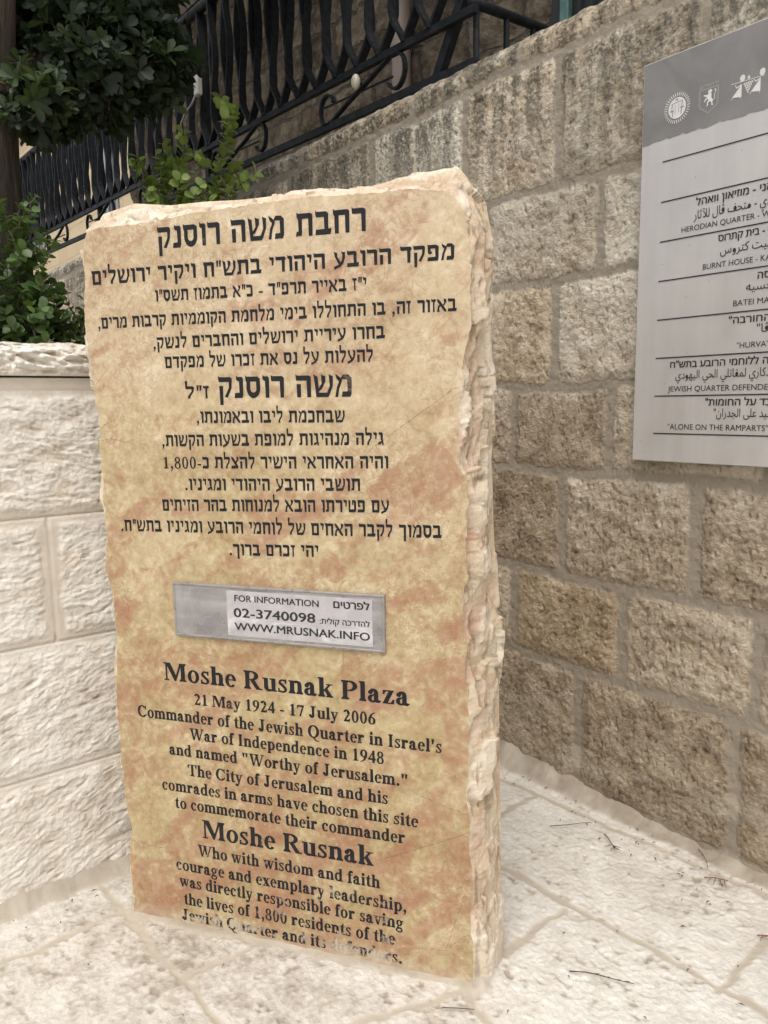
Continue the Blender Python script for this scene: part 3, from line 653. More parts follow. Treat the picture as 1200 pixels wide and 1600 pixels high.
# ------------------------------------------------------------------ lettering drawn as outlines: a bold Roman and a bold square Hebrew
def ell(cx, cy, rx, ry, a0=0, a1=360, n=22):
    return [(cx + rx * math.cos(math.radians(a0 + (a1 - a0) * i / n)), cy + ry * math.sin(math.radians(a0 + (a1 - a0) * i / n))) for i in range(n + 1)]
def ring(cx, cy, rx, ry, tx, ty, a0=0, a1=360, n=24):
    """stressed bowl: thick at the sides (tx), thin at top and foot (ty), as quads"""
    ty = ty * 1.3; tx = tx * 1.06; A = ell(cx, cy, rx, ry, a0, a1, n); B = ell(cx, cy, rx - tx, ry - ty, a0, a1, n)
    return [[A[i], A[i + 1], B[i + 1], B[i]] for i in range(n)]
def rect(x0, y0, x1, y1): return [[(x0, y0), (x1, y0), (x1, y1), (x0, y1)]]
def par(x0, y0, x1, y1, w): return [[(x0, y0), (x0 + w, y0), (x1 + w, y1), (x1, y1)]]
SF = 0.072
def serif(x0, x1, y, up=True, st=None):
    d = SF if up else -SF
    r = [[(x0, y), (x1, y), (x1, y + d), (x0, y + d)]]
    if st: r += [[(st[0] - 0.06, y + d), (st[0], y + d), (st[0], y + 2.2 * d)], [(st[1], y + d), (st[1] + 0.06, y + d), (st[1], y + 2.2 * d)]]
    return r
def stem(x, y0=0.0, y1=1.0, w=0.21, b=True, t=True, flag=False, ov=0.09):
    r = rect(x, y0, x + w, y1)
    if b: r += serif(x - ov, x + w + ov, y0, True, (x, x + w))
    if t:
        if flag: r += [[(x - ov - 0.01, y1 - 0.015), (x, y1), (x, y1 - 0.10), (x - ov - 0.01, y1 - 0.055)]]
        else: r += serif(x - ov, x + w + ov, y1, False, (x, x + w))
    return r
XH = 0.70
def arch(x, xr, w=0.20, xh=XH):
    """shoulder from a stem at x springing to a right stem at xr"""
    cx = (x + xr + w) / 2; rx = (xr + w - x) / 2
    return ring(cx, xh - 0.20, rx, 0.215, w * 0.98, 0.085, 0, 150)
R_ = {}
def roman():
    G = {}
    G[' '] = (0.36, [])
    G['M'] = (1.40, serif(0.02, 0.30, 0) + rect(0.13, 0.0, 0.20, 1.0) + serif(0.02, 0.34, 1, False) + [[(0.13, 1.0), (0.40, 1.0), (0.76, 0.26), (0.66, 0.0)]] + [[(0.66, 0.0), (0.74, 0.22), (1.06, 1.0), (0.97, 0.86)]] + [[(0.64, 0.0), (0.72, 0.0), (1.10, 0.98), (1.0, 0.98)]] + stem(1.06, ov=0.09) )
    G['R'] = (1.07, stem(0.13) + ring(0.46, 0.74, 0.40, 0.26, 0.20, 0.065, -90, 90) + rect(0.3, 0.935, 0.47, 1.0) + rect(0.3, 0.48, 0.47, 0.545) + [[(0.40, 0.50), (0.63, 0.50), (0.96, 0.05), (0.74, 0.0)]] + rect(0.74, 0, 1.07, SF))
    G['P'] = (0.92, stem(0.13) + ring(0.46, 0.725, 0.41, 0.275, 0.20, 0.065, -90, 90) + rect(0.3, 0.935, 0.47, 1.0) + rect(0.3, 0.45, 0.47, 0.515))
    G['C'] = (1.05, ring(0.55, 0.5, 0.50, 0.52, 0.22, 0.07, 42, 318) + [[(0.86, 0.70), (0.96, 0.64), (0.96, 1.0), (0.91, 1.0)]] + [[(0.84, 0.14), (0.90, 0.10), (1.0, 0.26), (0.95, 0.28)]])
    G['Q'] = (1.15, ring(0.57, 0.5, 0.53, 0.52, 0.23, 0.07) + [[(0.46, 0.02), (0.62, 0.02), (0.90, -0.27), (0.78, -0.27)], [(0.78, -0.27), (0.90, -0.20), (1.10, -0.22), (1.08, -0.28)]])
    G['W'] = (1.48, serif(0.0, 0.42, 1, False) + par(0.38, 0.0, 0.08, 1.0, 0.0) + [[(0.36, 0.0), (0.48, 0.0), (0.31, 1.0), (0.08, 1.0)]] + [[(0.40, 0.0), (0.48, 0.0), (0.78, 0.95), (0.72, 0.95)]] + serif(0.52, 0.94, 1, False) + [[(0.90, 0.0), (1.02, 0.0), (0.84, 1.0), (0.61, 1.0)]] + [[(0.94, 0.0), (1.02, 0.0), (1.38, 0.96), (1.31, 0.96)]] + serif(1.18, 1.47, 1, False))
    G['I'] = (0.58, stem(0.18))
    G['J'] = (0.76, rect(0.32, 0.18, 0.53, 1.0) + serif(0.2, 0.68, 1, False, (0.32, 0.53)) + ring(0.30, 0.18, 0.23, 0.20, 0.20, 0.06, 180, 360) + [ell(0.15, 0.19, 0.11, 0.11, 0, 360, 12)[:-1]])
    G['T'] = (0.99, rect(0.39, 0, 0.60, 1.0) + serif(0.25, 0.74, 0, True, (0.39, 0.60)) + rect(0.04, 0.94, 0.95, 1.0) + [[(0.03, 0.68), (0.08, 0.68), (0.20, 0.94), (0.04, 0.94)], [(0.96, 0.68), (0.91, 0.68), (0.79, 0.94), (0.95, 0.94)]])
    # lower case
    G['o'] = (0.76, ring(0.38, 0.345, 0.335, 0.365, 0.175, 0.06))
    G['e'] = (0.67, ring(0.35, 0.345, 0.31, 0.365, 0.17, 0.06, 0, 318) + rect(0.16, 0.36, 0.655, 0.42))
    G['c'] = (0.66, ring(0.35, 0.345, 0.31, 0.365, 0.18, 0.06, 55, 318) + [ell(0.51, 0.56, 0.10, 0.10, 0, 360, 12)[:-1]])
    G['s'] = (0.58, ring(0.29, 0.525, 0.215, 0.185, 0.10, 0.065, 35, 250) + ring(0.28, 0.175, 0.235, 0.19, 0.11, 0.065, -145, 75) + [[(0.10, 0.46), (0.20, 0.53), (0.48, 0.27), (0.42, 0.16)]] + [[(0.43, 0.50), (0.49, 0.47), (0.49, 0.71), (0.44, 0.71)], [(0.04, 0.0), (0.09, 0.0), (0.11, 0.22), (0.05, 0.24)]])
    G['h'] = (0.82, stem(0.10, 0, 1.03, flag=True, ov=0.07) + arch(0.22, 0.52) + stem(0.52, 0, 0.50, 0.20, t=False, ov=0.07))
    G['n'] = (0.82, stem(0.10, 0, XH, flag=True, ov=0.07) + arch(0.22, 0.52) + stem(0.52, 0, 0.50, 0.20, t=False, ov=0.07))
    G['m'] = (1.23, stem(0.10, 0, XH, flag=True, ov=0.07) + arch(0.22, 0.51) + stem(0.51, 0, 0.50, 0.20, t=False, ov=0.06) + arch(0.63, 0.92) + stem(0.92, 0, 0.50, 0.20, t=False, ov=0.07))
    G['u'] = (0.82, rect(0.10, 0.20, 0.30, XH) + serif(0.01, 0.30, XH, False) + ring(0.36, 0.21, 0.26, 0.23, 0.20, 0.08, 180, 320) + rect(0.52, 0.0, 0.72, XH) + serif(0.42, 0.72, XH, False) + serif(0.52, 0.81, 0))
    G['r'] = (0.66, stem(0.10, 0, XH, flag=True, ov=0.08) + ring(0.47, 0.46, 0.20, 0.25, 0.10, 0.09, 70, 175) + [ell(0.51, 0.585, 0.115, 0.115, 0, 360, 12)[:-1]])
    G['i'] = (0.42, stem(0.11, 0, XH, flag=True, ov=0.07) + [ell(0.21, 0.90, 0.12, 0.12, 0, 360, 14)[:-1]])
    G['l'] = (0.42, stem(0.11, 0, 1.03, flag=True, ov=0.07))
    G['k'] = (0.82, stem(0.10, 0, 1.03, flag=True, ov=0.07) + [[(0.30, 0.32), (0.40, 0.30), (0.68, 0.65), (0.58, 0.65)]] + rect(0.46, 0.645, 0.80, XH) + [[(0.36, 0.38), (0.50, 0.47), (0.78, 0.05), (0.55, 0.05)]] + rect(0.47, 0.0, 0.82, SF))
    G['a'] = (0.74, rect(0.36, 0.12, 0.56, 0.50) + ring(0.33, 0.48, 0.23, 0.23, 0.19, 0.06, 0, 165) + [ell(0.165, 0.51, 0.105, 0.105, 0, 360, 12)[:-1]] + ring(0.29, 0.19, 0.255, 0.205, 0.17, 0.07, 90, 330) + [[(0.29, 0.395), (0.36, 0.43), (0.36, 0.36), (0.29, 0.325)]] + [[(0.36, 0.14), (0.56, 0.14), (0.73, 0.10), (0.62, -0.01), (0.47, -0.01)]])
    G['d'] = (0.82, rect(0.50, 0.0, 0.70, 1.03) + serif(0.41, 0.70, 1.03, False) + serif(0.50, 0.80, 0) + ring(0.36, 0.345, 0.315, 0.365, 0.18, 0.07, 40, 320))
    G['p'] = (0.82, stem(0.11, -0.30, XH, flag=True, ov=0.07) + ring(0.44, 0.345, 0.325, 0.365, 0.18, 0.07, -140, 140))
    G['q'] = (0.82, stem(0.50, -0.30, XH, t=False, ov=0.07) + ring(0.36, 0.345, 0.315, 0.365, 0.18, 0.07, 40, 320))
    G['b'] = (0.82, rect(0.10, 0.0, 0.30, 1.03) + [[(0.01, 1.015), (0.10, 1.03), (0.10, 0.93), (0.01, 0.975)]] + ring(0.43, 0.345, 0.335, 0.365, 0.18, 0.07, -140, 140))
    G['f'] = (0.50, rect(0.13, 0, 0.33, 0.80) + serif(0.03, 0.44, 0, True, (0.13, 0.33)) + ring(0.37, 0.79, 0.24, 0.25, 0.19, 0.07, 70, 180) + [ell(0.45, 0.93, 0.095, 0.095, 0, 360, 12)[:-1]] + rect(0.02, 0.635, 0.46, XH))
    G['t'] = (0.50, rect(0.13, 0.18, 0.33, 0.74) + [[(0.13, 0.68), (0.33, 0.68), (0.33, 0.93), (0.29, 0.93)]] + rect(0.02, 0.635, 0.45, XH) + ring(0.34, 0.18, 0.21, 0.19, 0.19, 0.08, 180, 325))
    def vee(x0, x1): return [[(x1 - 0.07, -0.02), (x1 + 0.05, -0.02), (x0 + 0.21, 0.67), (x0, 0.67)]]
    G['v'] = (0.74, rect(0.0, 0.645, 0.38, XH) + vee(0.06, 0.39) + [[(0.36, -0.02), (0.43, -0.02), (0.64, 0.66), (0.57, 0.66)]] + rect(0.47, 0.645, 0.74, XH))
    G['w'] = (1.07, rect(0.0, 0.645, 0.36, XH) + vee(0.05, 0.34) + [[(0.31, -0.02), (0.38, -0.02), (0.58, 0.60), (0.52, 0.60)]] + rect(0.40, 0.645, 0.74, XH) + vee(0.44, 0.72) + [[(0.69, -0.02), (0.76, -0.02), (0.98, 0.66), (0.92, 0.66)]] + rect(0.83, 0.645, 1.07, XH))
    G['y'] = (0.74, rect(0.0, 0.645, 0.38, XH) + vee(0.06, 0.39) + [[(0.22, -0.22), (0.30, -0.26), (0.64, 0.66), (0.57, 0.66)]] + rect(0.47, 0.645, 0.74, XH) + ring(0.14, -0.18, 0.15, 0.12, 0.07, 0.07, 200, 350) + [ell(0.11, -0.17, 0.10, 0.10, 0, 360, 12)[:-1]])
    G['x'] = (0.74, [[(0.06, 0.67), (0.31, 0.67), (0.68, 0.04), (0.43, 0.04)]] + [[(0.08, 0.03), (0.16, 0.03), (0.64, 0.67), (0.56, 0.67)]] + rect(0.0, 0.645, 0.40, XH) + rect(0.46, 0.645, 0.72, XH) + rect(0.0, 0.0, 0.27, SF) + rect(0.34, 0, 0.74, SF))
    G['z'] = (0.66, rect(0.06, 0.635, 0.60, XH) + [[(0.04, 0.0), (0.28, 0.06), (0.60, XH), (0.36, 0.64)]] + rect(0.04, 0.0, 0.61, 0.065) + [[(0.05, 0.48), (0.10, 0.48), (0.18, 0.64), (0.06, XH)], [(0.62, 0.24), (0.57, 0.24), (0.46, 0.06), (0.61, 0.0)]])
    G['g'] = (0.74, ring(0.33, 0.46, 0.27, 0.25, 0.15, 0.06) + rect(0.52, 0.58, 0.73, 0.66) + ring(0.32, -0.11, 0.31, 0.19, 0.10, 0.07) + [[(0.10, 0.06), (0.16, 0.20), (0.30, 0.24), (0.22, 0.06)], [(0.18, 0.02), (0.18, 0.12), (0.52, 0.10), (0.60, -0.04)]])
    # figures
    G['1'] = (0.74, rect(0.28, 0, 0.48, 0.98) + serif(0.14, 0.62, 0, True, (0.28, 0.48)) + [[(0.10, 0.82), (0.28, 0.84), (0.48, 1.02), (0.42, 1.02)]])
    G['2'] = (0.74, ring(0.34, 0.72, 0.29, 0.29, 0.20, 0.08, -20, 160) + [[(0.42, 0.56), (0.61, 0.62), (0.30, 0.17), (0.05, 0.0)]] + [[(0.05, 0.0), (0.62, 0.0), (0.70, 0.27), (0.64, 0.27), (0.56, 0.17), (0.18, 0.17)]])
    G['4'] = (0.74, rect(0.42, 0, 0.60, 1.0) + rect(0.03, 0.22, 0.70, 0.37) + [[(0.03, 0.30), (0.13, 0.30), (0.50, 0.90), (0.50, 1.0)]])
    G['5'] = (0.74, rect(0.2, 0.84, 0.66, 1.0) + [[(0.12, 0.54), (0.20, 0.58), (0.26, 0.92), (0.2, 0.98)]] + ring(0.28, 0.31, 0.36, 0.31, 0.20, 0.10, -120, 110))
    G['6'] = (0.74, ring(0.37, 0.30, 0.32, 0.32, 0.17, 0.06) + [[(0.05, 0.30), (0.22, 0.34), (0.40, 0.80), (0.68, 1.0), (0.62, 1.02), (0.30, 0.86), (0.10, 0.58)]])
    G['7'] = (0.74, rect(0.06, 0.82, 0.69, 0.98) + [[(0.24, 0.0), (0.38, 0.0), (0.69, 0.92), (0.56, 0.84)]] + [[(0.04, 0.68), (0.09, 0.68), (0.16, 0.82), (0.07, 0.90)]])
    G['8'] = (0.74, ring(0.37, 0.75, 0.27, 0.255, 0.14, 0.06) + ring(0.37, 0.265, 0.31, 0.285, 0.15, 0.06))
    G['9'] = (0.74, ring(0.37, 0.68, 0.32, 0.32, 0.17, 0.06) + [[(0.69, 0.68), (0.52, 0.64), (0.34, 0.18), (0.06, -0.02), (0.12, -0.04), (0.44, 0.12), (0.64, 0.40)]])
    G['0'] = (0.74, ring(0.37, 0.49, 0.31, 0.52, 0.165, 0.06))
    G['3'] = (0.74, ring(0.32, 0.75, 0.28, 0.26, 0.16, 0.07, -70, 150) + ring(0.29, 0.29, 0.36, 0.30, 0.18, 0.07, -130, 80))
    dot = [ell(0.19, 0.10, 0.115, 0.115, 0, 360, 14)[:-1]]
    G['.'] = (0.38, dot); G[','] = (0.38, dot + [[(0.20, 0.02), (0.30, 0.08), (0.24, -0.12), (0.10, -0.24), (0.08, -0.20)]])
    G['-'] = (0.50, rect(0.06, 0.26, 0.44, 0.39))
    G["'"] = (0.40, [[(0.15, 0.62), (0.24, 0.62), (0.31, 1.0), (0.09, 1.0)]])
    G['"'] = (0.76, [[(0.17, 0.62), (0.25, 0.62), (0.32, 1.0), (0.10, 1.0)], [(0.48, 0.62), (0.56, 0.62), (0.63, 1.0), (0.41, 1.0)]])
    return G

def hebrew():
    G = {}; t = 0.755
    def top(x0, x1, y=t): return [[(x0 - 0.03, 1.05), (x0 + 0.05, 0.985), (x1 - 0.10, 0.985), (x1 + 0.0, 0.93), (x1 + 0.01, y), (x0 + 0.01, y), (x0 - 0.02, y + 0.10)]]
    def bot(x0, x1): return [[(x0, 0.0), (x1 - 0.03, 0.0), (x1 + 0.02, 0.255), (x0 + 0.03, 0.235)]]
    def cap(x0, x1): return [[(x0, 1.06), (x0 + 0.07, 0.985), (x1 - 0.04, 0.985), (x1 + 0.01, 0.90), (x1 - 0.02, 0.77), (x0 + 0.07, 0.78), (x0 - 0.01, 0.86)]]
    def leg(x, y0, y1=0.9, w=0.165):
        w += 0.045; x -= 0.03; return [[(x + 0.02, y0), (x + w - 0.01, y0), (x + w, y1), (x, y1)]]
    G['א'] = (0.86, [[(0.03, 1.02), (0.13, 0.98), (0.25, 0.90), (0.82, 0.10), (0.78, -0.02), (0.62, 0.04), (0.06, 0.80)]] + [[(0.58, 1.03), (0.66, 0.98), (0.80, 0.96), (0.82, 0.78), (0.70, 0.58), (0.60, 0.45), (0.53, 0.55), (0.64, 0.72), (0.60, 0.80)]] + [[(0.02, 0.0), (0.26, 0.0), (0.22, 0.16), (0.24, 0.34), (0.36, 0.50), (0.27, 0.62), (0.10, 0.42), (0.07, 0.18)]])
    G['ב'] = (0.80, top(0.07, 0.62) + leg(0.47, 0.1) + bot(0.03, 0.77))
    G['ג'] = (0.55, cap(0.08, 0.42) + leg(0.26, 0.38, 0.9) + [[(0.27, 0.45), (0.42, 0.45), (0.52, 0.0), (0.38, 0.0)], [(0.02, 0.0), (0.05, 0.20), (0.27, 0.27), (0.34, 0.38), (0.38, 0.22), (0.24, 0.06)]])
    G['ד'] = (0.74, top(0.05, 0.70) + leg(0.46, 0.0))
    G['ה'] = (0.82, top(0.07, 0.76) + leg(0.59, 0.0) + leg(0.11, 0.0, 0.60))
    G['ו'] = (0.40, cap(0.05, 0.35) + leg(0.19, 0.0))
    G['ז'] = (0.46, [[(0.03, 1.03), (0.12, 0.97), (0.40, 1.0), (0.44, 0.86), (0.36, 0.78), (0.05, 0.80)]] + [[(0.18, 0.0), (0.32, 0.0), (0.30, 0.5), (0.33, 0.86), (0.18, 0.86)]])
    G['ח'] = (0.84, top(0.06, 0.78) + leg(0.61, 0.0) + leg(0.12, 0.0))
    G['ט'] = (0.80, [[(0.05, 1.04), (0.14, 0.98), (0.24, 0.92), (0.22, 0.3), (0.22, 0.1), (0.08, 0.02), (0.07, 0.4)]] + bot(0.08, 0.70) + leg(0.58, 0.08, 0.85) + [[(0.40, 1.02), (0.50, 0.97), (0.66, 0.98), (0.745, 0.85), (0.60, 0.78), (0.50, 0.78), (0.48, 0.60), (0.38, 0.58)]])
    G['י'] = (0.40, cap(0.05, 0.35) + [[(0.20, 0.45), (0.30, 0.45), (0.355, 0.9), (0.20, 0.9)]])
    G['כ'] = (0.74, top(0.07, 0.60) + leg(0.48, 0.1) + bot(0.04, 0.645))
    G['ך'] = (0.70, top(0.05, 0.64) + leg(0.46, -0.30))
    G['ל'] = (0.68, top(0.07, 0.62) + [[(0.06, 0.9), (0.17, 0.9), (0.20, 1.36), (0.12, 1.44), (0.03, 1.36)]] + [[(0.47, 0.86), (0.63, 0.86), (0.58, 0.52), (0.38, 0.20), (0.36, 0.0), (0.20, 0.0), (0.22, 0.22), (0.45, 0.56)]])
    G['מ'] = (0.86, [[(0.03, 0.0), (0.17, 0.0), (0.22, 0.35), (0.37, 0.74), (0.27, 0.80), (0.12, 0.45)]] + [[(0.05, 1.04), (0.15, 0.96), (0.24, 0.90), (0.36, 0.78), (0.28, 0.62), (0.10, 0.82)]] + [[(0.28, 0.80), (0.40, 1.0), (0.66, 0.99), (0.78, 0.86), (0.64, 0.78)]] + leg(0.62, 0.1, 0.86) + bot(0.34, 0.77))
    G['ם'] = (0.82, top(0.05, 0.74) + leg(0.57, 0.0) + leg(0.11, 0.0) + [[(0.12, 0.0), (0.73, 0.0), (0.73, 0.20), (0.12, 0.20)]])
    G['נ'] = (0.54, cap(0.14, 0.46) + leg(0.30, 0.1) + bot(0.03, 0.46))
    G['ן'] = (0.40, cap(0.05, 0.35) + leg(0.19, -0.30))
    G['ס'] = (0.80, top(0.05, 0.70) + [[(0.08, 0.90), (0.27, 0.90), (0.26, 0.40), (0.07, 0.44)], [(0.56, 0.90), (0.745, 0.90), (0.755, 0.44), (0.56, 0.40)]] + ring(0.412, 0.46, 0.342, 0.47, 0.175, 0.20, 178, 362))
    G['ע'] = (0.80, [[(0.05, 1.04), (0.14, 0.97), (0.26, 0.94), (0.26, 0.7), (0.50, 0.28), (0.36, 0.16), (0.10, 0.72)]] + [[(0.50, 1.04), (0.59, 0.97), (0.75, 0.96), (0.75, 0.62), (0.62, 0.24), (0.46, 0.06), (0.06, -0.12), (0.04, 0.06), (0.40, 0.22), (0.56, 0.50), (0.58, 0.78)]])
    G['פ'] = (0.80, top(0.09, 0.66) + leg(0.54, 0.1) + bot(0.05, 0.70) + leg(0.10, 0.48, 0.9, 0.14) + [[(0.12, 0.42), (0.30, 0.42), (0.34, 0.58), (0.12, 0.60)]])
    G['צ'] = (0.78, [[(0.05, 1.03), (0.15, 0.97), (0.26, 0.90), (0.72, 0.16), (0.66, 0.02), (0.50, 0.14), (0.06, 0.82)]] + [[(0.52, 1.03), (0.60, 0.97), (0.74, 0.96), (0.74, 0.74), (0.50, 0.40), (0.42, 0.50), (0.58, 0.76)]] + bot(0.03, 0.68))
    G['ק'] = (0.78, top(0.06, 0.72) + [[(0.57, 0.86), (0.73, 0.86), (0.70, 0.46), (0.50, 0.02), (0.34, 0.06), (0.56, 0.48)]] + leg(0.11, -0.32, 0.58, 0.15))
    G['ר'] = (0.70, top(0.05, 0.64) + leg(0.48, 0.0))
    G['ש'] = (0.98, [[(0.04, 1.04), (0.13, 0.97), (0.24, 0.92), (0.30, 0.14), (0.16, 0.0), (0.12, 0.40)]] + [[(0.40, 1.03), (0.48, 0.97), (0.60, 0.94), (0.60, 0.70), (0.42, 0.36), (0.27, 0.24), (0.26, 0.38), (0.42, 0.60)]] + [[(0.76, 1.03), (0.84, 0.97), (0.95, 0.94), (0.94, 0.5), (0.76, 0.06), (0.62, 0.10), (0.80, 0.50)]] + [[(0.16, 0.0), (0.72, 0.0), (0.82, 0.20), (0.20, 0.20)]])
    G['ת'] = (0.88, top(0.09, 0.80) + leg(0.64, 0.0) + leg(0.16, 0.1, 0.9, 0.15) + [[(0.02, 0.0), (0.05, 0.20), (0.16, 0.24), (0.31, 0.20), (0.28, 0.02), (0.16, 0.05)]])
    R = roman()
    for ch in '0123456789,.-': G[ch] = R[ch]
    G[' '] = (0.42, []); G['"'] = (0.44, [[(0.10, 0.62), (0.19, 0.62), (0.24, 1.05), (0.08, 1.05)], [(0.29, 0.62), (0.38, 0.62), (0.43, 1.05), (0.27, 1.05)]])
    return G
ROMAN, HEBREW = roman(), hebrew()

def visual(s):
    """Hebrew in reading order to left-to-right drawing order, figures kept"""
    import re
    out = []
    for tok in re.findall(r'[0-9][0-9,]*[0-9]|.', s): out.append(tok)
    return ''.join(reversed(out))

INK_N = [0]
def letter_line(text, font, u0, z0, u1, z1, h, mat, parent, y=-0.0006, name='inscription_line'):
    adv = 0.0; items = []; lo = 9; hi = -9
    for ch in text:
        w, polys = font[ch]
        for p in polys:
            q = [(x + adv, yy) for x, yy in p]; items.append(q)
            lo = min(lo, min(x for x, _ in q)); hi = max(hi, max(x for x, _ in q))
        adv += w + 0.03
    if font is ROMAN:                      # full weight
        items = items + [[(x + 0.034, yy) for x, yy in q] for q in items]; hi += 0.034
    sx = (u1 - u0) / (hi - lo); vs = []; fs = []
    for k, q in enumerate(items):
        b = len(vs); yk = y - 0.00003 * (k % 11)
        for x, yy in q:
            u = u0 + (x - lo) * sx; vs.append((u, yk, z0 + (z1 - z0) * (u - u0) / max(1e-6, u1 - u0) + yy * h))
        area = sum(q[i][0] * q[(i + 1) % len(q)][1] - q[(i + 1) % len(q)][0] * q[i][1] for i in range(len(q)))
        ids = list(range(b, b + len(q))); fs.append(ids if area > 0 else ids[::-1])
    return link(name, mesh(name, vs, fs), mat, parent)

for (tx, u0, z0, u1, z1, h) in [
    ('רחבת משה רוסנק', -0.3117, 1.7678, 0.2123, 1.7702, 0.0502), ('מפקד הרובע היהודי בתש"ח ויקיר ירושלים', -0.5044, 1.6960, 0.4089, 1.6970, 0.0338),
    ('י"ז באייר תרפ"ד - כ"א בתמוז תשס"ו', -0.3267, 1.6469, 0.2115, 1.6451, 0.0271), ('באזור זה, בו התחוללו בימי מלחמת הקוממיות קרבות מרים,', -0.4941, 1.5898, 0.4143, 1.5901, 0.0272),
    ('בחרו עיריית ירושלים והחברים לנשק,', -0.3394, 1.5355, 0.2528, 1.5393, 0.0276), ('להעלות על נס את זכרו של מפקדם', -0.3101, 1.4886, 0.2236, 1.4891, 0.0278),
    ('משה רוסנק', -0.1667, 1.4140, 0.1719, 1.4124, 0.0503), ('ז"ל', -0.2576, 1.4144, -0.1915, 1.4142, 0.0300),
    ('שבחכמת ליבו ובאמונתו,', -0.2292, 1.3552, 0.1535, 1.3545, 0.0284), ('גילה מנהיגות למופת בשעות הקשות,', -0.3295, 1.2982, 0.2462, 1.3036, 0.0286),
    ('והיה האחראי הישיר להצלת כ-1,800', -0.3293, 1.2433, 0.2560, 1.2501, 0.0289), ('תושבי הרובע היהודי ומגיניו.', -0.2707, 1.1900, 0.1875, 1.1976, 0.0292),
    ('עם פטירתו הובא למנוחות בהר הזיתים', -0.3398, 1.1367, 0.2561, 1.1490, 0.0294), ('בסמוך לקבר האחים של לוחמי הרובע ומגיניו בתש"ח.', -0.4646, 1.0809, 0.3793, 1.0946, 0.0296),
    ('יהי זכרם ברוך.', -0.1561, 1.0313, 0.0799, 1.0375, 0.0284)]:
    letter_line(visual(tx), HEBREW, u0, z0, u1, z1, h, M_INK, MON)
for (tx, u0, z0, u1, z1, h) in [
    ('Moshe Rusnak Plaza', -0.3626, 0.6911, 0.3014, 0.6907, 0.0480), ('21 May 1924 - 17 July 2006', -0.2770, 0.6320, 0.2150, 0.6347, 0.0301),
    ("Commander of the Jewish Quarter in Israel's", -0.4498, 0.5814, 0.3765, 0.5831, 0.0320), ('War of Independence in 1948', -0.2957, 0.5350, 0.2344, 0.5367, 0.0314),
    ('and named "Worthy of Jerusalem."', -0.3600, 0.4865, 0.2930, 0.4869, 0.0317), ('The City of Jerusalem and his', -0.3073, 0.4331, 0.2426, 0.4354, 0.0319),
    ('comrades in arms have chosen this site', -0.3880, 0.3836, 0.3190, 0.3868, 0.0321), ('to commemorate their commander', -0.3518, 0.3363, 0.2850, 0.3392, 0.0324),
    ('Moshe Rusnak', -0.2728, 0.2627, 0.2038, 0.2660, 0.0513), ('Who with wisdom and faith', -0.2893, 0.2077, 0.2194, 0.2091, 0.0331),
    ('courage and exemplary leadership,', -0.3587, 0.1577, 0.2862, 0.1576, 0.0333), ('was directly responsible for saving', -0.3517, 0.1101, 0.2791, 0.1105, 0.0335),
    ('the lives of 1,800 residents of the', -0.3409, 0.0581, 0.2571, 0.0635, 0.0338), ('Jewish Quarter and its defenders.', -0.3496, 0.0111, 0.2731, 0.0156, 0.0331)]:
    letter_line(tx, ROMAN, u0, z0, u1, z1, h, M_INKW if z0 < 0.27 else M_INK, MON)
# ------------------------------------------------------------------ plain (sans) lettering from the built-in typeface, as thin meshes
AF = {'ا': 0xFE8D, 'ب': 0xFE8F, 'ت': 0xFE95, 'ث': 0xFE99, 'ج': 0xFE9D, 'ح': 0xFEA1, 'خ': 0xFEA5, 'د': 0xFEA9, 'ذ': 0xFEAB, 'ر': 0xFEAD, 'ز': 0xFEAF, 'س': 0xFEB1, 'ش': 0xFEB5, 'ص': 0xFEB9, 'ض': 0xFEBD, 'ط': 0xFEC1, 'ع': 0xFEC9, 'ف': 0xFED1, 'ق': 0xFED5, 'ك': 0xFED9, 'ل': 0xFEDD, 'م': 0xFEE1, 'ن': 0xFEE5, 'ه': 0xFEE9, 'و': 0xFEED, 'ى': 0xFEEF, 'ي': 0xFEF1, 'ة': 0xFE93, 'ڤ': 0xFB6A, 'ﻵ': 0xFEF5}
NOJOIN = set('ادذرزوىةﻵ')
def arabic(s):
    s = s.replace('لآ', 'ﻵ'); out = []
    for i, ch in enumerate(s):
        if ch not in AF: out.append(ch); continue
        prev = i > 0 and s[i - 1] in AF and s[i - 1] not in NOJOIN
        nxt = i + 1 < len(s) and s[i + 1] in AF and ch not in NOJOIN
        b = AF[ch]
        if ch in NOJOIN: k = 1 if prev else 0
        else: k = 3 if prev and nxt else 2 if nxt else 1 if prev else 0
        out.append(chr(b + k))
    return ''.join(reversed(out))

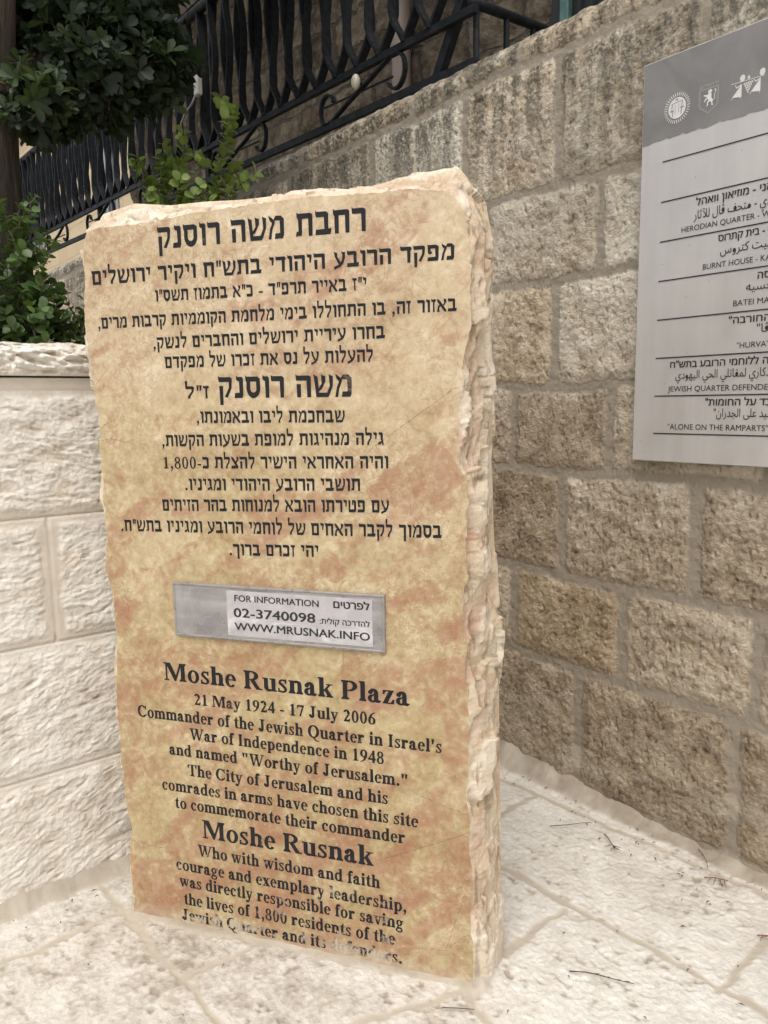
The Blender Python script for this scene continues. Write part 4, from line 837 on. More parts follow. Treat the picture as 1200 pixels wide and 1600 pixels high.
_GM = {}
def glyph_mesh(text, bold=0.0, space=1.0):
    """outlines of the built-in typeface, every outer contour filled by itself (with the holes that lie in it)"""
    if (text, space) in _GM: return _GM[(text, space)]
    from mathutils.geometry import delaunay_2d_cdt
    cu = bpy.data.curves.new('lettering', 'FONT'); cu.body = text; cu.size = 1.0; cu.fill_mode = 'NONE'; cu.resolution_u = 3; cu.space_character = space
    ob = bpy.data.objects.new('lettering', cu); COL.objects.link(ob)
    dg = bpy.context.evaluated_depsgraph_get(); dg.update()
    me = bpy.data.meshes.new_from_object(ob.evaluated_get(dg))
    bpy.data.objects.remove(ob); bpy.data.curves.remove(cu)
    co_ = [tuple(v.co[:2]) for v in me.vertices]; nb = {}
    for e in me.edges:
        a, b = e.vertices; nb.setdefault(a, []).append(b); nb.setdefault(b, []).append(a)
    bpy.data.meshes.remove(me)
    seen = set(); loops = []
    for s0 in nb:
        if s0 in seen: continue
        lp = [s0]; seen.add(s0); cur = s0
        while True:
            nx = [k for k in nb[cur] if k not in seen]
            if not nx: break
            cur = min(nx, key=lambda k: abs(k - cur)) if len(lp) == 1 else nx[0]; seen.add(cur); lp.append(cur)
        idx = sorted(lp)
        if len(lp) > 2: loops.append([co_[k] for k in idx])      # curve points are stored in order
    def area(p): return 0.5 * sum(p[i][0] * p[(i + 1) % len(p)][1] - p[(i + 1) % len(p)][0] * p[i][1] for i in range(len(p)))
    def inside(q, p):
        c = False
        for i in range(len(p)):
            (x0, y0), (x1, y1) = p[i], p[i - 1]
            if (y0 > q[1]) != (y1 > q[1]) and q[0] < (x1 - x0) * (q[1] - y0) / (y1 - y0) + x0: c = not c
        return c
    A = [area(p) for p in loops]; outers = []; holes = []
    for i, p in enumerate(loops):
        host = [k for k, q in enumerate(loops) if k != i and abs(A[k]) > abs(A[i]) and A[k] * A[i] < 0 and inside(p[0], q)]
        (holes if host else outers).append(p)
    V = []; F = []
    for k, o in enumerate(outers):
        hs_ = [h for h in holes if inside(h[0], o) and area(h) * area(o) < 0]
        pts = []; ed = []
        for lp in [o] + hs_:
            b = len(pts); pts += [Vector(q) for q in lp]; ed += [(b + i, b + (i + 1) % len(lp)) for i in range(len(lp))]
        ov, oe, of, _, _, _ = delaunay_2d_cdt(pts, ed, [], 1, 1e-6)
        of = [f for f in of if not any(inside((sum(ov[i].x for i in f) / len(f), sum(ov[i].y for i in f) / len(f)), h) for h in hs_)]
        b = len(V); V += [(v.x, v.y, 0.0) for v in ov]; F += [tuple(b + i for i in f) for f in of]
    _GM[(text, space)] = (np.array(V, np.float32).reshape(-1, 3), F)
    return _GM[(text, space)]

def plain_text(text, x0, z0, parent, mat, h=None, x1=None, part=None, bold=0.0, y=-0.001, fn=None, name='lettering', capref=0.727, space=1.0, xscale=None):
    """left edge x0, baseline z0; x1 = right edge of the leading part of the string `part` (all of it by default)"""
    V, F = glyph_mesh(text, 0, space)
    if not len(V): return None
    lo = V[:, 0].min()
    P = glyph_mesh(part, 0, space)[0] if part else V
    s = (h / capref); sx = (x1 - x0) / (P[:, 0].max() - P[:, 0].min()) if x1 is not None else (xscale or 1.0) * s
    if h is None: s = sx
    vs = [(x0 + (v[0] - lo) * sx, y, z0 + v[1] * s) for v in V]
    if bold:      # heavier weight: the strokes laid down three times, a hair apart
        n = len(vs); d = bold * s * 1.3; vs = vs + [(a + d, b - 0.00005, c) for a, b, c in vs] + [(a + d / 2, b - 0.0001, c + d * 0.45) for a, b, c in vs]
        F = F + [tuple(i + n for i in f) for f in F] + [tuple(i + 2 * n for i in f) for f in F]
    if fn: vs = [fn(*v) for v in vs]
    return link(name, mesh(name, vs, F), mat, parent)

M_BLACK = simple('black_print', (0.02, 0.02, 0.022), 0.5)

# ------------------------------------------------------------------ information plaque fixed on the monument
def build_plaque():
    t = NT('scuffed_grey_plate'); n = t.noise(9, 6, 0.65, 0.6); n2 = t.noise(1, 5, 0.6, co=t.map((3, 3, 40)))
    c = t.ramp(t.math('ADD', t.math('MULTIPLY', n, 0.7), t.math('MULTIPLY', n2, 0.3)), [(0.36, (0.22, 0.205, 0.20)), (0.52, (0.33, 0.31, 0.305)), (0.64, (0.45, 0.43, 0.42))])
    t.P('Base Color', c); t.P('Roughness', t.ramp(n, [(0.4, 0.25), (0.65, 0.5)])); t.P('Metallic', 0.25); plate = t.m
    t = NT('white_label'); n = t.noise(12, 6, 0.7, 0.5)
    sc = t.ramp(t.noise(1, 4, 0.6, 0.3, co=t.map((5, 5, 12), (0, 0.7, 0))), [(0.58, 0.0), (0.64, 0.7)])
    c = t.mix(sc, t.ramp(n, [(0.35, (0.39, 0.365, 0.37)), (0.6, (0.50, 0.475, 0.48))]), (0.66, 0.65, 0.63))
    t.P('Base Color', c); t.P('Roughness', 0.35); label = t.m
    rim = simple('clear_edge_grey', (0.27, 0.255, 0.24), 0.3, 0.1, 0.15, 30)
    mb = MB(); mb.bbox(-0.3168, 0.2430, -0.007, 0.004, 0.8185, 0.9545, 0.003); pl = mb.build('information_plaque', plate, MON)
    mb = MB(); x0, x1, z0, z1 = -0.318, 0.2442, 0.8173, 0.9557
    mb.bbox(x0, x1, -0.009, 0.003, z1 - 0.006, z1, 0.0015); mb.bbox(x0, x1, -0.009, 0.003, z0, z0 + 0.006, 0.0015)
    mb.bbox(x0, x0 + 0.007, -0.0085, 0.003, z0 + 0.006, z1 - 0.006, 0.0015); mb.bbox(x1 - 0.007, x1, -0.0085, 0.003, z0 + 0.006, z1 - 0.006, 0.0015)
    mb.build('rim', rim, pl)
    mb = MB(); mb.box(-0.166, 0.2135, -0.0075, -0.0065, 0.829, 0.944); mb.build('label_panel', label, pl)
    Y = -0.0081
    plain_text('FOR INFORMATION', -0.1445, 0.9176, pl, M_BLACK, 0.0165, 0.0788, bold=0.035, y=Y)
    plain_text('02-3740098', -0.1483, 0.8775, pl, M_BLACK, 0.0235, 0.0682, bold=0.045, y=Y)
    plain_text('WWW.MRUSNAK.INFO', -0.1471, 0.8440, pl, M_BLACK, 0.0200, 0.2059, bold=0.04, y=Y)
    plain_text(visual('לפרטים'), 0.1168, 0.9178, pl, M_BLACK, 0.0165, 0.2056, bold=0.05, y=Y, capref=0.62)
    plain_text(visual('להדרכה קולית:'), 0.0810, 0.8770, pl, M_BLACK, 0.0125, 0.2065, bold=0.03, y=Y, capref=0.62)
build_plaque()

# ------------------------------------------------------------------ the information sign on the long wall
SY = -0.040; SK = 1 - 0.040 / 2.1393
def sg(x, y, z):          # where a mark measured against the wall face sits on the sign's front
    return (CAM.x + (x - CAM.x) * SK, SY + y, CAM.z + (z - CAM.z) * SK)
def build_sign():
    t = NT('painted_sign_metal'); n = t.noise(1, 5, 0.55, co=t.map((22, 22, 1.5))); d = t.noise(5, 5, 0.6, 0.5)
    c = t.ramp(t.math('ADD', t.math('MULTIPLY', n, 0.5), t.math('MULTIPLY', d, 0.5)), [(0.36, (0.50, 0.48, 0.455)), (0.62, (0.575, 0.555, 0.53))])
    c = t.mix(t.ramp(t.vor(24), [(0.025, 0.8), (0.05, 0.0)]), c, (0.16, 0.13, 0.11))
    t.P('Base Color', c); t.P('Roughness', t.ramp(d, [(0.35, 0.30), (0.65, 0.46)])); t.P('Metallic', 0.3); panel = t.m
    t = NT('grey_header_paint'); d = t.noise(6, 5, 0.6, 0.6)
    t.P('Base Color', t.ramp(d, [(0.38, (0.195, 0.188, 0.185)), (0.62, (0.245, 0.238, 0.232))])); t.P('Roughness', 0.42); t.P('Metallic', 0.2); head = t.m
    white = simple('white_print', (0.66, 0.65, 0.62), 0.5, var=0.06)
    pale = simple('pale_print', (0.40, 0.39, 0.375), 0.5, var=0.06)
    x0, x1, z0, z1 = -0.0735, 1.20, 1.2052, 2.3752
    a = sg(x0, 0, z0); b = sg(x1, 0, z1)
    mb = MB(); mb.bbox(a[0], b[0], SY, SY + 0.022, a[2], b[2], 0.002)
    root = mb.build('information_sign', panel)
    tag(root, 'grey metal information sign with dark header and three-language lettering on the tall stone wall', 'sign')
    # header with a torn lower edge
    xs = np.arange(x0 + 0.003, x1 - 0.003, 0.004)
    zl = 2.1485 + 0.0045 * fbm(xs / 0.05, xs * 0, 4, 9, 0.6) - 0.004 * sstep(0.03, -0.08, xs)
    pts = [(x0 + 0.003, 2.372), (x1 - 0.003, 2.372)] + [(float(x), float(z)) for x, z in zip(xs[::-1], zl[::-1])]
    vs = [sg(x, -0.0006, z) for x, z in pts]
    link('header', mesh('header', vs, [tuple(range(len(vs)))[::-1]]), head, root)
    def marks(name, polys, mat, y=-0.0014):
        vs = []; fs = []
        for k, p in enumerate(polys):
            b = len(vs); vs += [sg(x, y - 0.00003 * (k % 5), z) for x, z in p]; fs.append(tuple(range(b, len(vs))))
        return link(name, mesh(name, vs, fs), mat, root)
    def line(p, q, w):
        d = Vector((q[0] - p[0], q[1] - p[1])); n = Vector((-d.y, d.x)).normalized() * w / 2
        return [(p[0] - n.x, p[1] - n.y), (q[0] - n.x, q[1] - n.y), (q[0] + n.x, q[1] + n.y), (p[0] + n.x, p[1] + n.y)]
    for i in range(8):
        z = 2.0863 - 0.1136 * i
        marks('ruled_line', [[(-0.001, z - 0.0018), (1.10, z - 0.0018), (1.10, z + 0.0018), (-0.001, z + 0.0018)]], M_BLACK)
    # emblem: rayed disc with a pair of scales
    cx, cz = 0.0395, 2.2250
    marks('emblem', [ell(cx, cz, 0.0275, 0.0285, 0, 360, 40)[:-1]] + [line((cx + 0.0315 * math.cos(a), cz + 0.0325 * math.sin(a)), (cx + 0.0405 * math.cos(a), cz + 0.0415 * math.sin(a)), 0.0022) for a in [2 * math.pi * k / 36 for k in range(36)]], white)
    marks('emblem', [line((cx - 0.017, cz + 0.013), (cx + 0.017, cz + 0.017), 0.0016), line((cx - 0.016, cz + 0.013), (cx - 0.019, cz - 0.006), 0.0011), line((cx - 0.016, cz + 0.013), (cx - 0.011, cz - 0.006), 0.0011), line((cx + 0.016, cz + 0.017), (cx + 0.012, cz - 0.002), 0.0011), line((cx + 0.016, cz + 0.017), (cx + 0.020, cz - 0.002), 0.0011),
                     line((cx - 0.020, cz - 0.006), (cx - 0.010, cz - 0.006), 0.003), line((cx + 0.011, cz - 0.002), (cx + 0.021, cz - 0.002), 0.003), line((cx - 0.013, cz - 0.008), (cx - 0.013, cz - 0.022), 0.002), line((cx + 0.014, cz - 0.005), (cx + 0.013, cz - 0.020), 0.002),
                     ell(cx - 0.001, cz + 0.021, 0.005, 0.004, 0, 180, 8), line((cx - 0.0055, cz + 0.009), (cx - 0.0055, cz - 0.016), 0.0012), line((cx + 0.0055, cz + 0.010), (cx + 0.0055, cz - 0.014), 0.0012)], head, -0.0022)
    # emblem: rampant lion on a shield
    sh = [(0.1070, 2.2500), (0.1630, 2.2500), (0.1625, 2.2010), (0.1350, 2.1835), (0.1075, 2.2040)]
    pol = [line(sh[i], sh[(i + 1) % 5], 0.0013) for i in range(5)]
    inn = [(0.1100, 2.2475), (0.1600, 2.2475), (0.1595, 2.2025), (0.1350, 2.1868), (0.1105, 2.2055)]
    pol += [line(inn[i], inn[(i + 1) % 5], 0.0008) for i in range(5)]
    marks('emblem', pol, pale)
    lion = [(0.1330, 2.2405), (0.1355, 2.2445), (0.1405, 2.2455), (0.1445, 2.2430), (0.1450, 2.2385), (0.1420, 2.2355), (0.1435, 2.2310), (0.1430, 2.2235), (0.1450, 2.2195), (0.1490, 2.2150), (0.1465, 2.2105), (0.1480, 2.2045), (0.1505, 2.2020), (0.1440, 2.2020), (0.1435, 2.2100), (0.1395, 2.2140), (0.1340, 2.2115), (0.1345, 2.2040), (0.1290, 2.2030), (0.1310, 2.2065), (0.1305, 2.2125), (0.1345, 2.2175), (0.1330, 2.2225), (0.1285, 2.2205), (0.1235, 2.2150), (0.1215, 2.2170), (0.1255, 2.2240), (0.1310, 2.2270), (0.1265, 2.2290), (0.1200, 2.2320), (0.1205, 2.2350), (0.1270, 2.2335), (0.1330, 2.2325), (0.1340, 2.2360)]
    marks('emblem', [lion, line((0.1470, 2.2140), (0.1530, 2.2190), 0.0018), line((0.1530, 2.2185), (0.1520, 2.2280), 0.0018), line((0.1520, 2.2275), (0.1555, 2.2370), 0.0018), line((0.1555, 2.2365), (0.1530, 2.2430), 0.0032)], white, -0.0018)
    plain_text(visual('ירושלים'), 0.1075, 2.2540, root, pale, 0.0075, 0.1625, y=-0.0014, fn=sg, capref=0.62)
    # emblem: two carriers with a bunch of grapes on a pole
    g = [ell(0.2300, 2.2455, 0.0072, 0.0085, 0, 360, 18)[:-1], ell(0.2832, 2.2450, 0.0075, 0.0090, 0, 360, 18)[:-1], ell(0.2470, 2.2425, 0.0035, 0.0042, 0, 360, 12)[:-1],
         line((0.1985, 2.2382), (0.2890, 2.2350), 0.0016), [(0.2285, 2.2300), (0.2290, 2.1985), (0.2030, 2.2030)], [(0.2790, 2.2310), (0.2795, 2.1985), (0.2540, 2.2035)],
         line((0.2290, 2.2300), (0.2140, 2.2245), 0.003), line((0.2140, 2.2245), (0.2110, 2.2330), 0.002), line((0.2790, 2.2310), (0.2660, 2.2260), 0.003), line((0.2660, 2.2260), (0.2610, 2.2330), 0.002),
         line((0.2255, 2.2000), (0.2262, 2.1950), 0.0015), line((0.2060, 2.2030), (0.2010, 2.1980), 0.0015), line((0.2770, 2.2000), (0.2775, 2.1950), 0.0015), line((0.2560, 2.2035), (0.2510, 2.1985), 0.0015)]
    for r, n in enumerate((5, 4, 3, 2, 1)):
        for k in range(n): g.append(ell(0.2462 + (k - (n - 1) / 2) * 0.0052, 2.2290 - r * 0.0056, 0.0023, 0.0027, 0, 360, 9)[:-1])
    marks('emblem', g, white)
    Y = -0.0014
    def T(s, x, z, h, **k): plain_text(s, x, z, root, M_BLACK, h, y=Y, fn=sg, **k)
    he = dict(bold=0.035, capref=0.62); ar = dict(capref=0.62); en = dict(capref=0.727)
    T(visual('הרובע ההרודיאני - מוזיאון וואהל'), 0.1099, 1.9418, 0.0185, x1=0.2614, part=visual('מוזיאון וואהל'), **he)
    T(arabic('الحي الهيرودي - متحف ڤال للآثار'), 0.1047, 1.9050, 0.0210, x1=0.2700, part=arabic('متحف ڤال للآثار'), **ar)
    T('HERODIAN QUARTER - WOHL MUSEUM', 0.0681, 1.8745, 0.0158, x1=0.2946, part='HERODIAN QUARTER -', **en)
    T(visual('הבית השרוף - בית קתרוס'), 0.1811, 1.8310, 0.0180, x1=0.2960, part=visual('בית קתרוס'), **he)
    T(arabic('البيت المحروق - بيت كتروس'), 0.1890, 1.7960, 0.0205, x1=0.3270, part=arabic('بيت كتروس'), **ar)
    T('BURNT HOUSE - KATROS HOUSE', 0.1391, 1.7605, 0.0162, x1=0.2959, part='BURNT HOUSE -', **en)
    T(visual('בתי מחסה'), 0.2984, 1.7155, 0.0175, xscale=1.0, **he)
    T(arabic('بتي محسيه'), 0.2685, 1.6870, 0.0200, xscale=1.0, **ar)
    T('BATEI MAHASE', 0.2341, 1.6492, 0.0160, x1=0.3340, part='BATEI MA', **en)
    T(visual('בית הכנסת "החורבה"'), 0.2234, 1.6018, 0.0178, x1=0.3380, part=visual('החורבה"'), **he)
    T(arabic('كنيس "حورڤا"'), 0.3040, 1.5730, 0.0200, xscale=1.0, **ar)
    T('"HURVA" SYNAGOGUE', 0.2496, 1.5336, 0.0160, x1=0.3390, part='"HURVA"', **en)
    T(visual('אנדרטה ללוחמי הרובע בתש"ח'), 0.0479, 1.4876, 0.0180, x1=0.3130, part=visual('ללוחמי הרובע בתש"ח'), **he)
    T(arabic('النصب التذكاري لمقاتلي الحي اليهودي'), 0.0669, 1.4550, 0.0205, x1=0.2800, part=arabic('لمقاتلي الحي اليهودي'), **ar)
    T('JEWISH QUARTER DEFENDERS MEMORIAL', 0.0434, 1.4172, 0.0168, x1=0.3426, part='JEWISH QUARTER DEFENDE', **en)
    T(visual('"לבד על החומות"'), 0.1643, 1.3752, 0.0185, x1=0.3118, part=visual('על החומות"'), **he)
    T(arabic('"وحيد على الجدران"'), 0.1913, 1.3430, 0.0205, x1=0.3150, part=arabic('على الجدران"'), **ar)
    T('"ALONE ON THE RAMPARTS"', 0.0471, 1.3045, 0.0170, x1=0.3489, part='"ALONE ON THE RAMPARTS"', **en)
    # stand-off fixings to the wall behind
    mb = MB()
    for fx in (0.05, 1.05):
        for fz in (1.35, 2.2): mb.box(fx - 0.02, fx + 0.02, SY + 0.022, 0.012, fz - 0.02, fz + 0.02)
    mb.build('wall_bracket', simple('galvanised_steel', (0.35, 0.35, 0.35), 0.45, 0.7), root)
build_sign()

# ------------------------------------------------------------------ iron fence on the top of the long wall
def iron():
    t = NT('black_painted_iron'); n = t.noise(30, 5, 0.6); w = t.noise(18, 5, 0.7, 0.6)
    c = t.ramp(n, [(0.35, (0.008, 0.009, 0.011)), (0.65, (0.019, 0.021, 0.025))])
    c = t.mix(t.ramp(w, [(0.66, 0.0), (0.72, 0.5)]), c, (0.13, 0.13, 0.125))
    t.P('Specular IOR Level', 0.22)
    t.P('Base Color', c); t.P('Roughness', t.ramp(w, [(0.4, 0.48), (0.65, 0.68)])); t.P('Normal', t.bump(t.noise(45, 4), 0.25, 0.004)); return t.m
M_IRON = iron()
FY = 0.16
zl_ = lambda x: 2.716 - 0.0315 * (x + 1.287)
zu_ = lambda x: 2.915 - 0.0290 * (x + 1.487)
zt_ = lambda x: 3.752 - 0.0270 * (x + 3.182)
def build_fence():
    root = tag(empty('iron_fence', (-4.2, FY, 2.63)), 'black iron fence with bowed paired bars and scrolls on top of the tall wall', 'fence')
    off = Vector((-4.2, FY, 2.63)); L = lambda x, z, y=0.0: (x - off.x, y, z - off.z)
    XL, XR = -8.3, -0.93
    for nm, f, w, d in (('lower_rail', zl_, 0.034, 0.022), ('upper_rail', zu_, 0.030, 0.026)):
        mb = MB(); mb.strip([L(x, f(x)) for x in np.linspace(XL, XR, 24)], w, d); mb.build(nm, M_IRON, root)
    mb = MB(); mb.tube([L(x, zt_(x) + 0.02) for x in np.linspace(XL, -0.93, 24)], 0.030, 10); mb.build('handrail', M_IRON, root, True)
    # bars: from every foot on the upper rail a pair splays out, then runs up beside its neighbours and closes in again at the handrail
    sp = 0.1685; rng = random.Random(4); protos = {}
    for side in (-1, 1):
        H = 0.80; pts = []
        for z, o in ((0.012, 0.005), (0.05, 0.024), (0.10, 0.055), (0.135, 0.070), (0.17, 0.0775), (0.23, 0.0785), (0.32, 0.075), (0.44, 0.068), (0.54, 0.065), (0.64, 0.068), (0.74, 0.073), (0.86, 0.076)):
            pts.append((side * o, side * 0.010 * math.sin(z * 9.0), z))
        mb = MB(); mb.strip(pts, 0.013, 0.040)
        # round the arrises a touch: narrow front ridge that catches light
        protos[side] = mesh('bar', mb.v, mb.f); protos[side].materials.append(M_IRON)
    k = 0; x = -1.183
    while x > XL + 0.1:
        for side in (-1, 1):
            o = bpy.data.objects.new('bar', protos[side]); COL.objects.link(o); o.parent = root
            o.location = L(x + rng.uniform(-0.004, 0.004), zu_(x)); o.rotation_euler = (0, rng.uniform(-0.008, 0.008), rng.uniform(-0.10, 0.10)); o.scale = (1, 1, (zt_(x) - zu_(x) + 0.02) / 0.86)
        x -= sp
    # scrolls between the two lower rails
    def scroll(cx):
        zl, zu = zl_(cx) + 0.012, zu_(cx) - 0.012; h = zu - zl; pts = []
        for a in np.linspace(20, 250, 12): pts.append((cx - 0.265 + 0.055 * math.cos(math.radians(a)) * 1.05, zl + 0.075 + 0.070 * math.sin(math.radians(a))))
        pts += [(cx - 0.235, zl + 0.012), (cx - 0.10, zl + 0.06), (cx + 0.08, zu - 0.055), (cx + 0.22, zu - 0.008)]
        for a in np.linspace(70, -150, 12): pts.append((cx + 0.265 + 0.060 * math.cos(math.radians(a)), zu - 0.080 + 0.072 * math.sin(math.radians(a))))
        mb = MB(); mb.strip([L(px, pz) for px, pz in pts], 0.010, 0.022); mb.build('scroll', M_IRON, root)
        mb = MB(); mb.tube([L(cx - 0.33, (zl + zu) / 2 + 0.012), L(cx + 0.24, (zl + zu) / 2 - 0.012)], 0.005, 6); mb.build('tie_rod', M_IRON, root)
    for cx in (-1.68, -2.863, -4.046, -5.23, -6.42, -7.6): scroll(cx)
    for px, lean in ((-1.13, 0.13), (-3.30, 0.0), (-5.30, 0.0), (-7.5, 0.0)):
        mb = MB(); mb.strip([L(px - lean, 2.60, 0.03), L(px + lean * 0.9, zu_(px) + 0.1, 0.03), L(px + lean * 3.2 if lean else px, zt_(px), 0.03)], 0.042, 0.036); mb.build('post', M_IRON, root)
    # the return of the fence, running back and up beside the steps
    A = Vector((-0.945, 0.15, 2.925)); Bv = Vector((-1.146, 0.8, 3.075)); dv = (Bv - A)
    mb = MB(); mb.tube([L(p.x, p.z, p.y - FY) for p in (A, A + dv * 0.5, A + dv * 1.8)], 0.020, 8); mb.build('return_rail', M_IRON, root, True)
    for f in (0.06, 0.46, 0.86, 1.26, 1.66):
        p = A + dv * f; mb = MB(); mb.tube([L(p.x, p.z, p.y - FY), L(p.x, 2.55, p.y - FY)], 0.013, 6); mb.build('baluster', M_IRON, root)
build_fence()
def small_fittings():
    M_PL = simple('white_plastic', (0.55, 0.54, 0.50), 0.45)
    mb = MB(); mb.bbox(-3.295, -3.235, 0.105, 0.135, 3.27, 3.385, 0.006); r = mb.build('junction_box', M_PL)
    tag(r, 'small white box with a cable fixed on the black fence beside the leaves', 'electrical box')
    mb = MB(); mb.tube([(-3.285, 0.12, 3.29), (-3.33, 0.11, 3.24), (-3.40, 0.10, 3.21), (-3.47, 0.10, 3.17), (-3.55, 0.11, 3.10)], 0.007, 6); mb.build('cable', simple('grey_cable', (0.30, 0.30, 0.29), 0.5), r, True)
    me = bpy.data.meshes.new('lamp_cover')
    vs = []; fs = []; n = 14; m = 8
    for i in range(m + 1):
        ph = math.pi * i / m
        for k in range(n):
            th = 2 * math.pi * k / n; vs.append((-1.665 + 0.024 * math.sin(ph) * math.cos(th), 0.125 - 0.020 * math.sin(ph) * math.sin(th), 2.853 + 0.034 * math.cos(ph)))
    for i in range(m):
        for k in range(n): fs.append((i * n + k, i * n + (k + 1) % n, (i + 1) * n + (k + 1) % n, (i + 1) * n + k))
    r = link('round_cap', mesh('round_cap', vs, fs, True), simple('cream_plastic', (0.50, 0.48, 0.39), 0.35))
    tag(r, 'cream white oval cap fixed between the two lower rails of the fence', 'cap')
    mb = MB(); mb.tube([(-1.665, 0.135, 2.853), (-1.665, 0.158, 2.853)], 0.008, 8); mb.build('fixing_stud', M_IRON, r)
small_fittings()

# ------------------------------------------------------------------ buildings behind the fence
def build_back():
    t = NT('brown_rubble_stone')
    m = t.map((1, 1, 1), (math.pi / 2, 0, 0)); br = t.n('ShaderNodeTexBrick'); wc = t.n('ShaderNodeVectorMath'); wc.operation = 'MULTIPLY_ADD'
    t.set(wc.inputs[0], t.noise(2.2, 3, color=True)); wc.inputs[1].default_value = (0.10,) * 3; t.set(wc.inputs[2], m); t.set(br.inputs['Vector'], wc.outputs[0])
    br.inputs['Scale'].default_value = 1.0; br.inputs['Brick Width'].default_value = 0.52; br.inputs['Row Height'].default_value = 0.27; br.inputs['Mortar Size'].default_value = 0.018; br.inputs['Mortar Smooth'].default_value = 0.5; br.offset = 0.43
    br.inputs['Color1'].default_value = (0, 0, 0, 1); br.inputs['Color2'].default_value = (1, 1, 1, 1); br.inputs['Mortar'].default_value = (0.5, 0.5, 0.5, 1)
    n = t.noise(9, 7, 0.65, 0.5); f = t.math('ADD', t.math('MULTIPLY', n, 0.8), t.math('MULTIPLY', br.outputs['Color'], 0.18))
    c = t.ramp(f, [(0.34, (0.06, 0.046, 0.031)), (0.5, (0.16, 0.125, 0.085)), (0.66, (0.28, 0.23, 0.165))])
    c = t.mix(t.ramp(t.noise(2.2, 5, 0.6, 0.8), [(0.58, 0.0), (0.68, 0.7)]), c, (0.175, 0.092, 0.05))
    c = t.mix(br.outputs['Fac'], c, (0.10, 0.085, 0.066))
    t.P('Base Color', c); t.P('Roughness', 0.95)
    h = t.math('SUBTRACT', t.math('ADD', t.noise(14, 7, 0.65), t.math('MULTIPLY', t.noise(50, 4), 0.3)), t.math('MULTIPLY', br.outputs['Fac'], 0.6))
    t.P('Normal', t.bump(h, 1.0, 0.05)); rubble = t.m
    root = tag(empty('stone_house', (-4, 1.9, 2.3)), 'shaded brown rubble stone house close behind the iron fence', 'house'); o = Vector((-4, 1.9, 2.3))
    # wall as a displaced sheet, with the end return
    xs = np.arange(-8.9, 2.2, 0.035); zs = np.arange(2.0, 7.6, 0.035); X, Z = np.meshgrid(xs, zs)
    D, T, CX, CZ = masonry(X, Z, [(2.0 + 0.29 * i, 2.29 + 0.29 * i, list(np.cumsum([-9.0 - 0.2 * (i % 3)] + [0.42 + 0.28 * ((i * 7 + j * 5) % 4) / 3 for j in range(26)]))) for i in range(20)], 77, 0.02, 0.02)
    y = -(sstep(0, 0.03, D) * (0.03 + 0.03 * fbm(X / 0.12, Z / 0.12, 4, 7)))
    V = np.stack([X, y, Z], -1) - np.array([o.x, 0, o.z]); link('wall', np_mesh('wall', V.reshape(-1, 3), grid_quads(len(xs), len(zs)), True), rubble, root)
    mb = MB(); mb.box(-8.93 - o.x, 2.2 - o.x, 0.002, 3.0, 2.0 - o.z, 7.6 - o.z); mb.build('wall_core', rubble, root)
    mb = MB(); mb.box(-9.1 - o.x, 2.4 - o.x, -1.25, -0.07, 5.6 - o.z, 5.85 - o.z); mb.build('added_shade_slab', simple('grey_concrete', (0.33, 0.31, 0.28), 0.9, scale=6), root)  # unseen overhang, added only to shade the house wall and passage
    # door frame with a dark grille
    teal = simple('weathered_teal_paint', (0.10, 0.20, 0.18), 0.55, var=0.25); dark = simple('dark_door', (0.012, 0.014, 0.016), 0.5)
    dr = empty('door', (0, 0, 0), root); dx = -1.93 - o.x
    mb = MB(); mb.box(dx, dx + 1.0, -0.085, 0.0, 2.3 - o.z, 4.7 - o.z); mb.build('door_leaf', dark, dr)
    for a in (0.09, 0.86):
        mb = MB(); mb.bbox(dx + a, dx + a + 0.065, -0.125, -0.086, 2.3 - o.z, 4.7 - o.z, 0.006); mb.build('frame_upright', teal, dr)
    for k in range(7):
        mb = MB(); mb.tube([(dx + 0.22 + 0.09 * k, -0.105, 2.35 - o.z), (dx + 0.22 + 0.09 * k, -0.105, 4.65 - o.z)], 0.008, 6); mb.build('grille_bar', dark, dr)
    # rain pipe
    pm = simple('pinkish_pipe_paint', (0.25, 0.19, 0.165), 0.5, scale=4)
    mb = MB(); mb.tube([(-3.30, 1.78, 2.35), (-3.30, 1.78, 5.6)], 0.072, 16); r = mb.build('drainpipe', pm, smooth=True)
    tag(r, 'pinkish beige vertical drainpipe in front of the brown house wall, seen through the fence', 'drainpipe')
    for z in (2.9, 3.95): mb = MB(); mb.tube([(-3.30, 1.78, z), (-3.30, 1.78, z + 0.05)], 0.080, 16); mb.build('pipe_bracket', pm, r, True)
    # passage floor behind the wall
    mb = MB(); mb.box(-9.2, 2.4, 0.30, 1.89, 0.0, 2.32); tag(mb.build('passage', simple('dark_paving', (0.13, 0.115, 0.095), 0.9)), kind='structure')
    # pale house further back at the left
    t = NT('pale_ashlar'); m = t.map((1, 1, 1), (math.pi / 2, 0, 0)); br = t.n('ShaderNodeTexBrick'); t.set(br.inputs['Vector'], m); br.inputs['Scale'].default_value = 1.0
    br.inputs['Brick Width'].default_value = 0.7; br.inputs['Row Height'].default_value = 0.33; br.inputs['Mortar Size'].default_value = 0.014
    br.inputs['Color1'].default_value = (0.50, 0.39, 0.245, 1); br.inputs['Color2'].default_value = (0.56, 0.45, 0.29, 1); br.inputs['Mortar'].default_value = (0.42, 0.35, 0.26, 1)
    c = t.mix(t.math('MULTIPLY', t.noise(7, 6, 0.65), 0.55), br.outputs['Color'], (0.50, 0.40, 0.27)); t.P('Base Color', c); t.P('Roughness', 0.9)
    t.P('Normal', t.bump(t.math('SUBTRACT', t.noise(16, 6, 0.65), br.outputs['Fac']), 0.7, 0.03)); pale = t.m
    root = tag(empty('pale_house', (-19, 4.0, 0)), 'pale cream stone house standing further back, behind the left end of the fence', 'house')
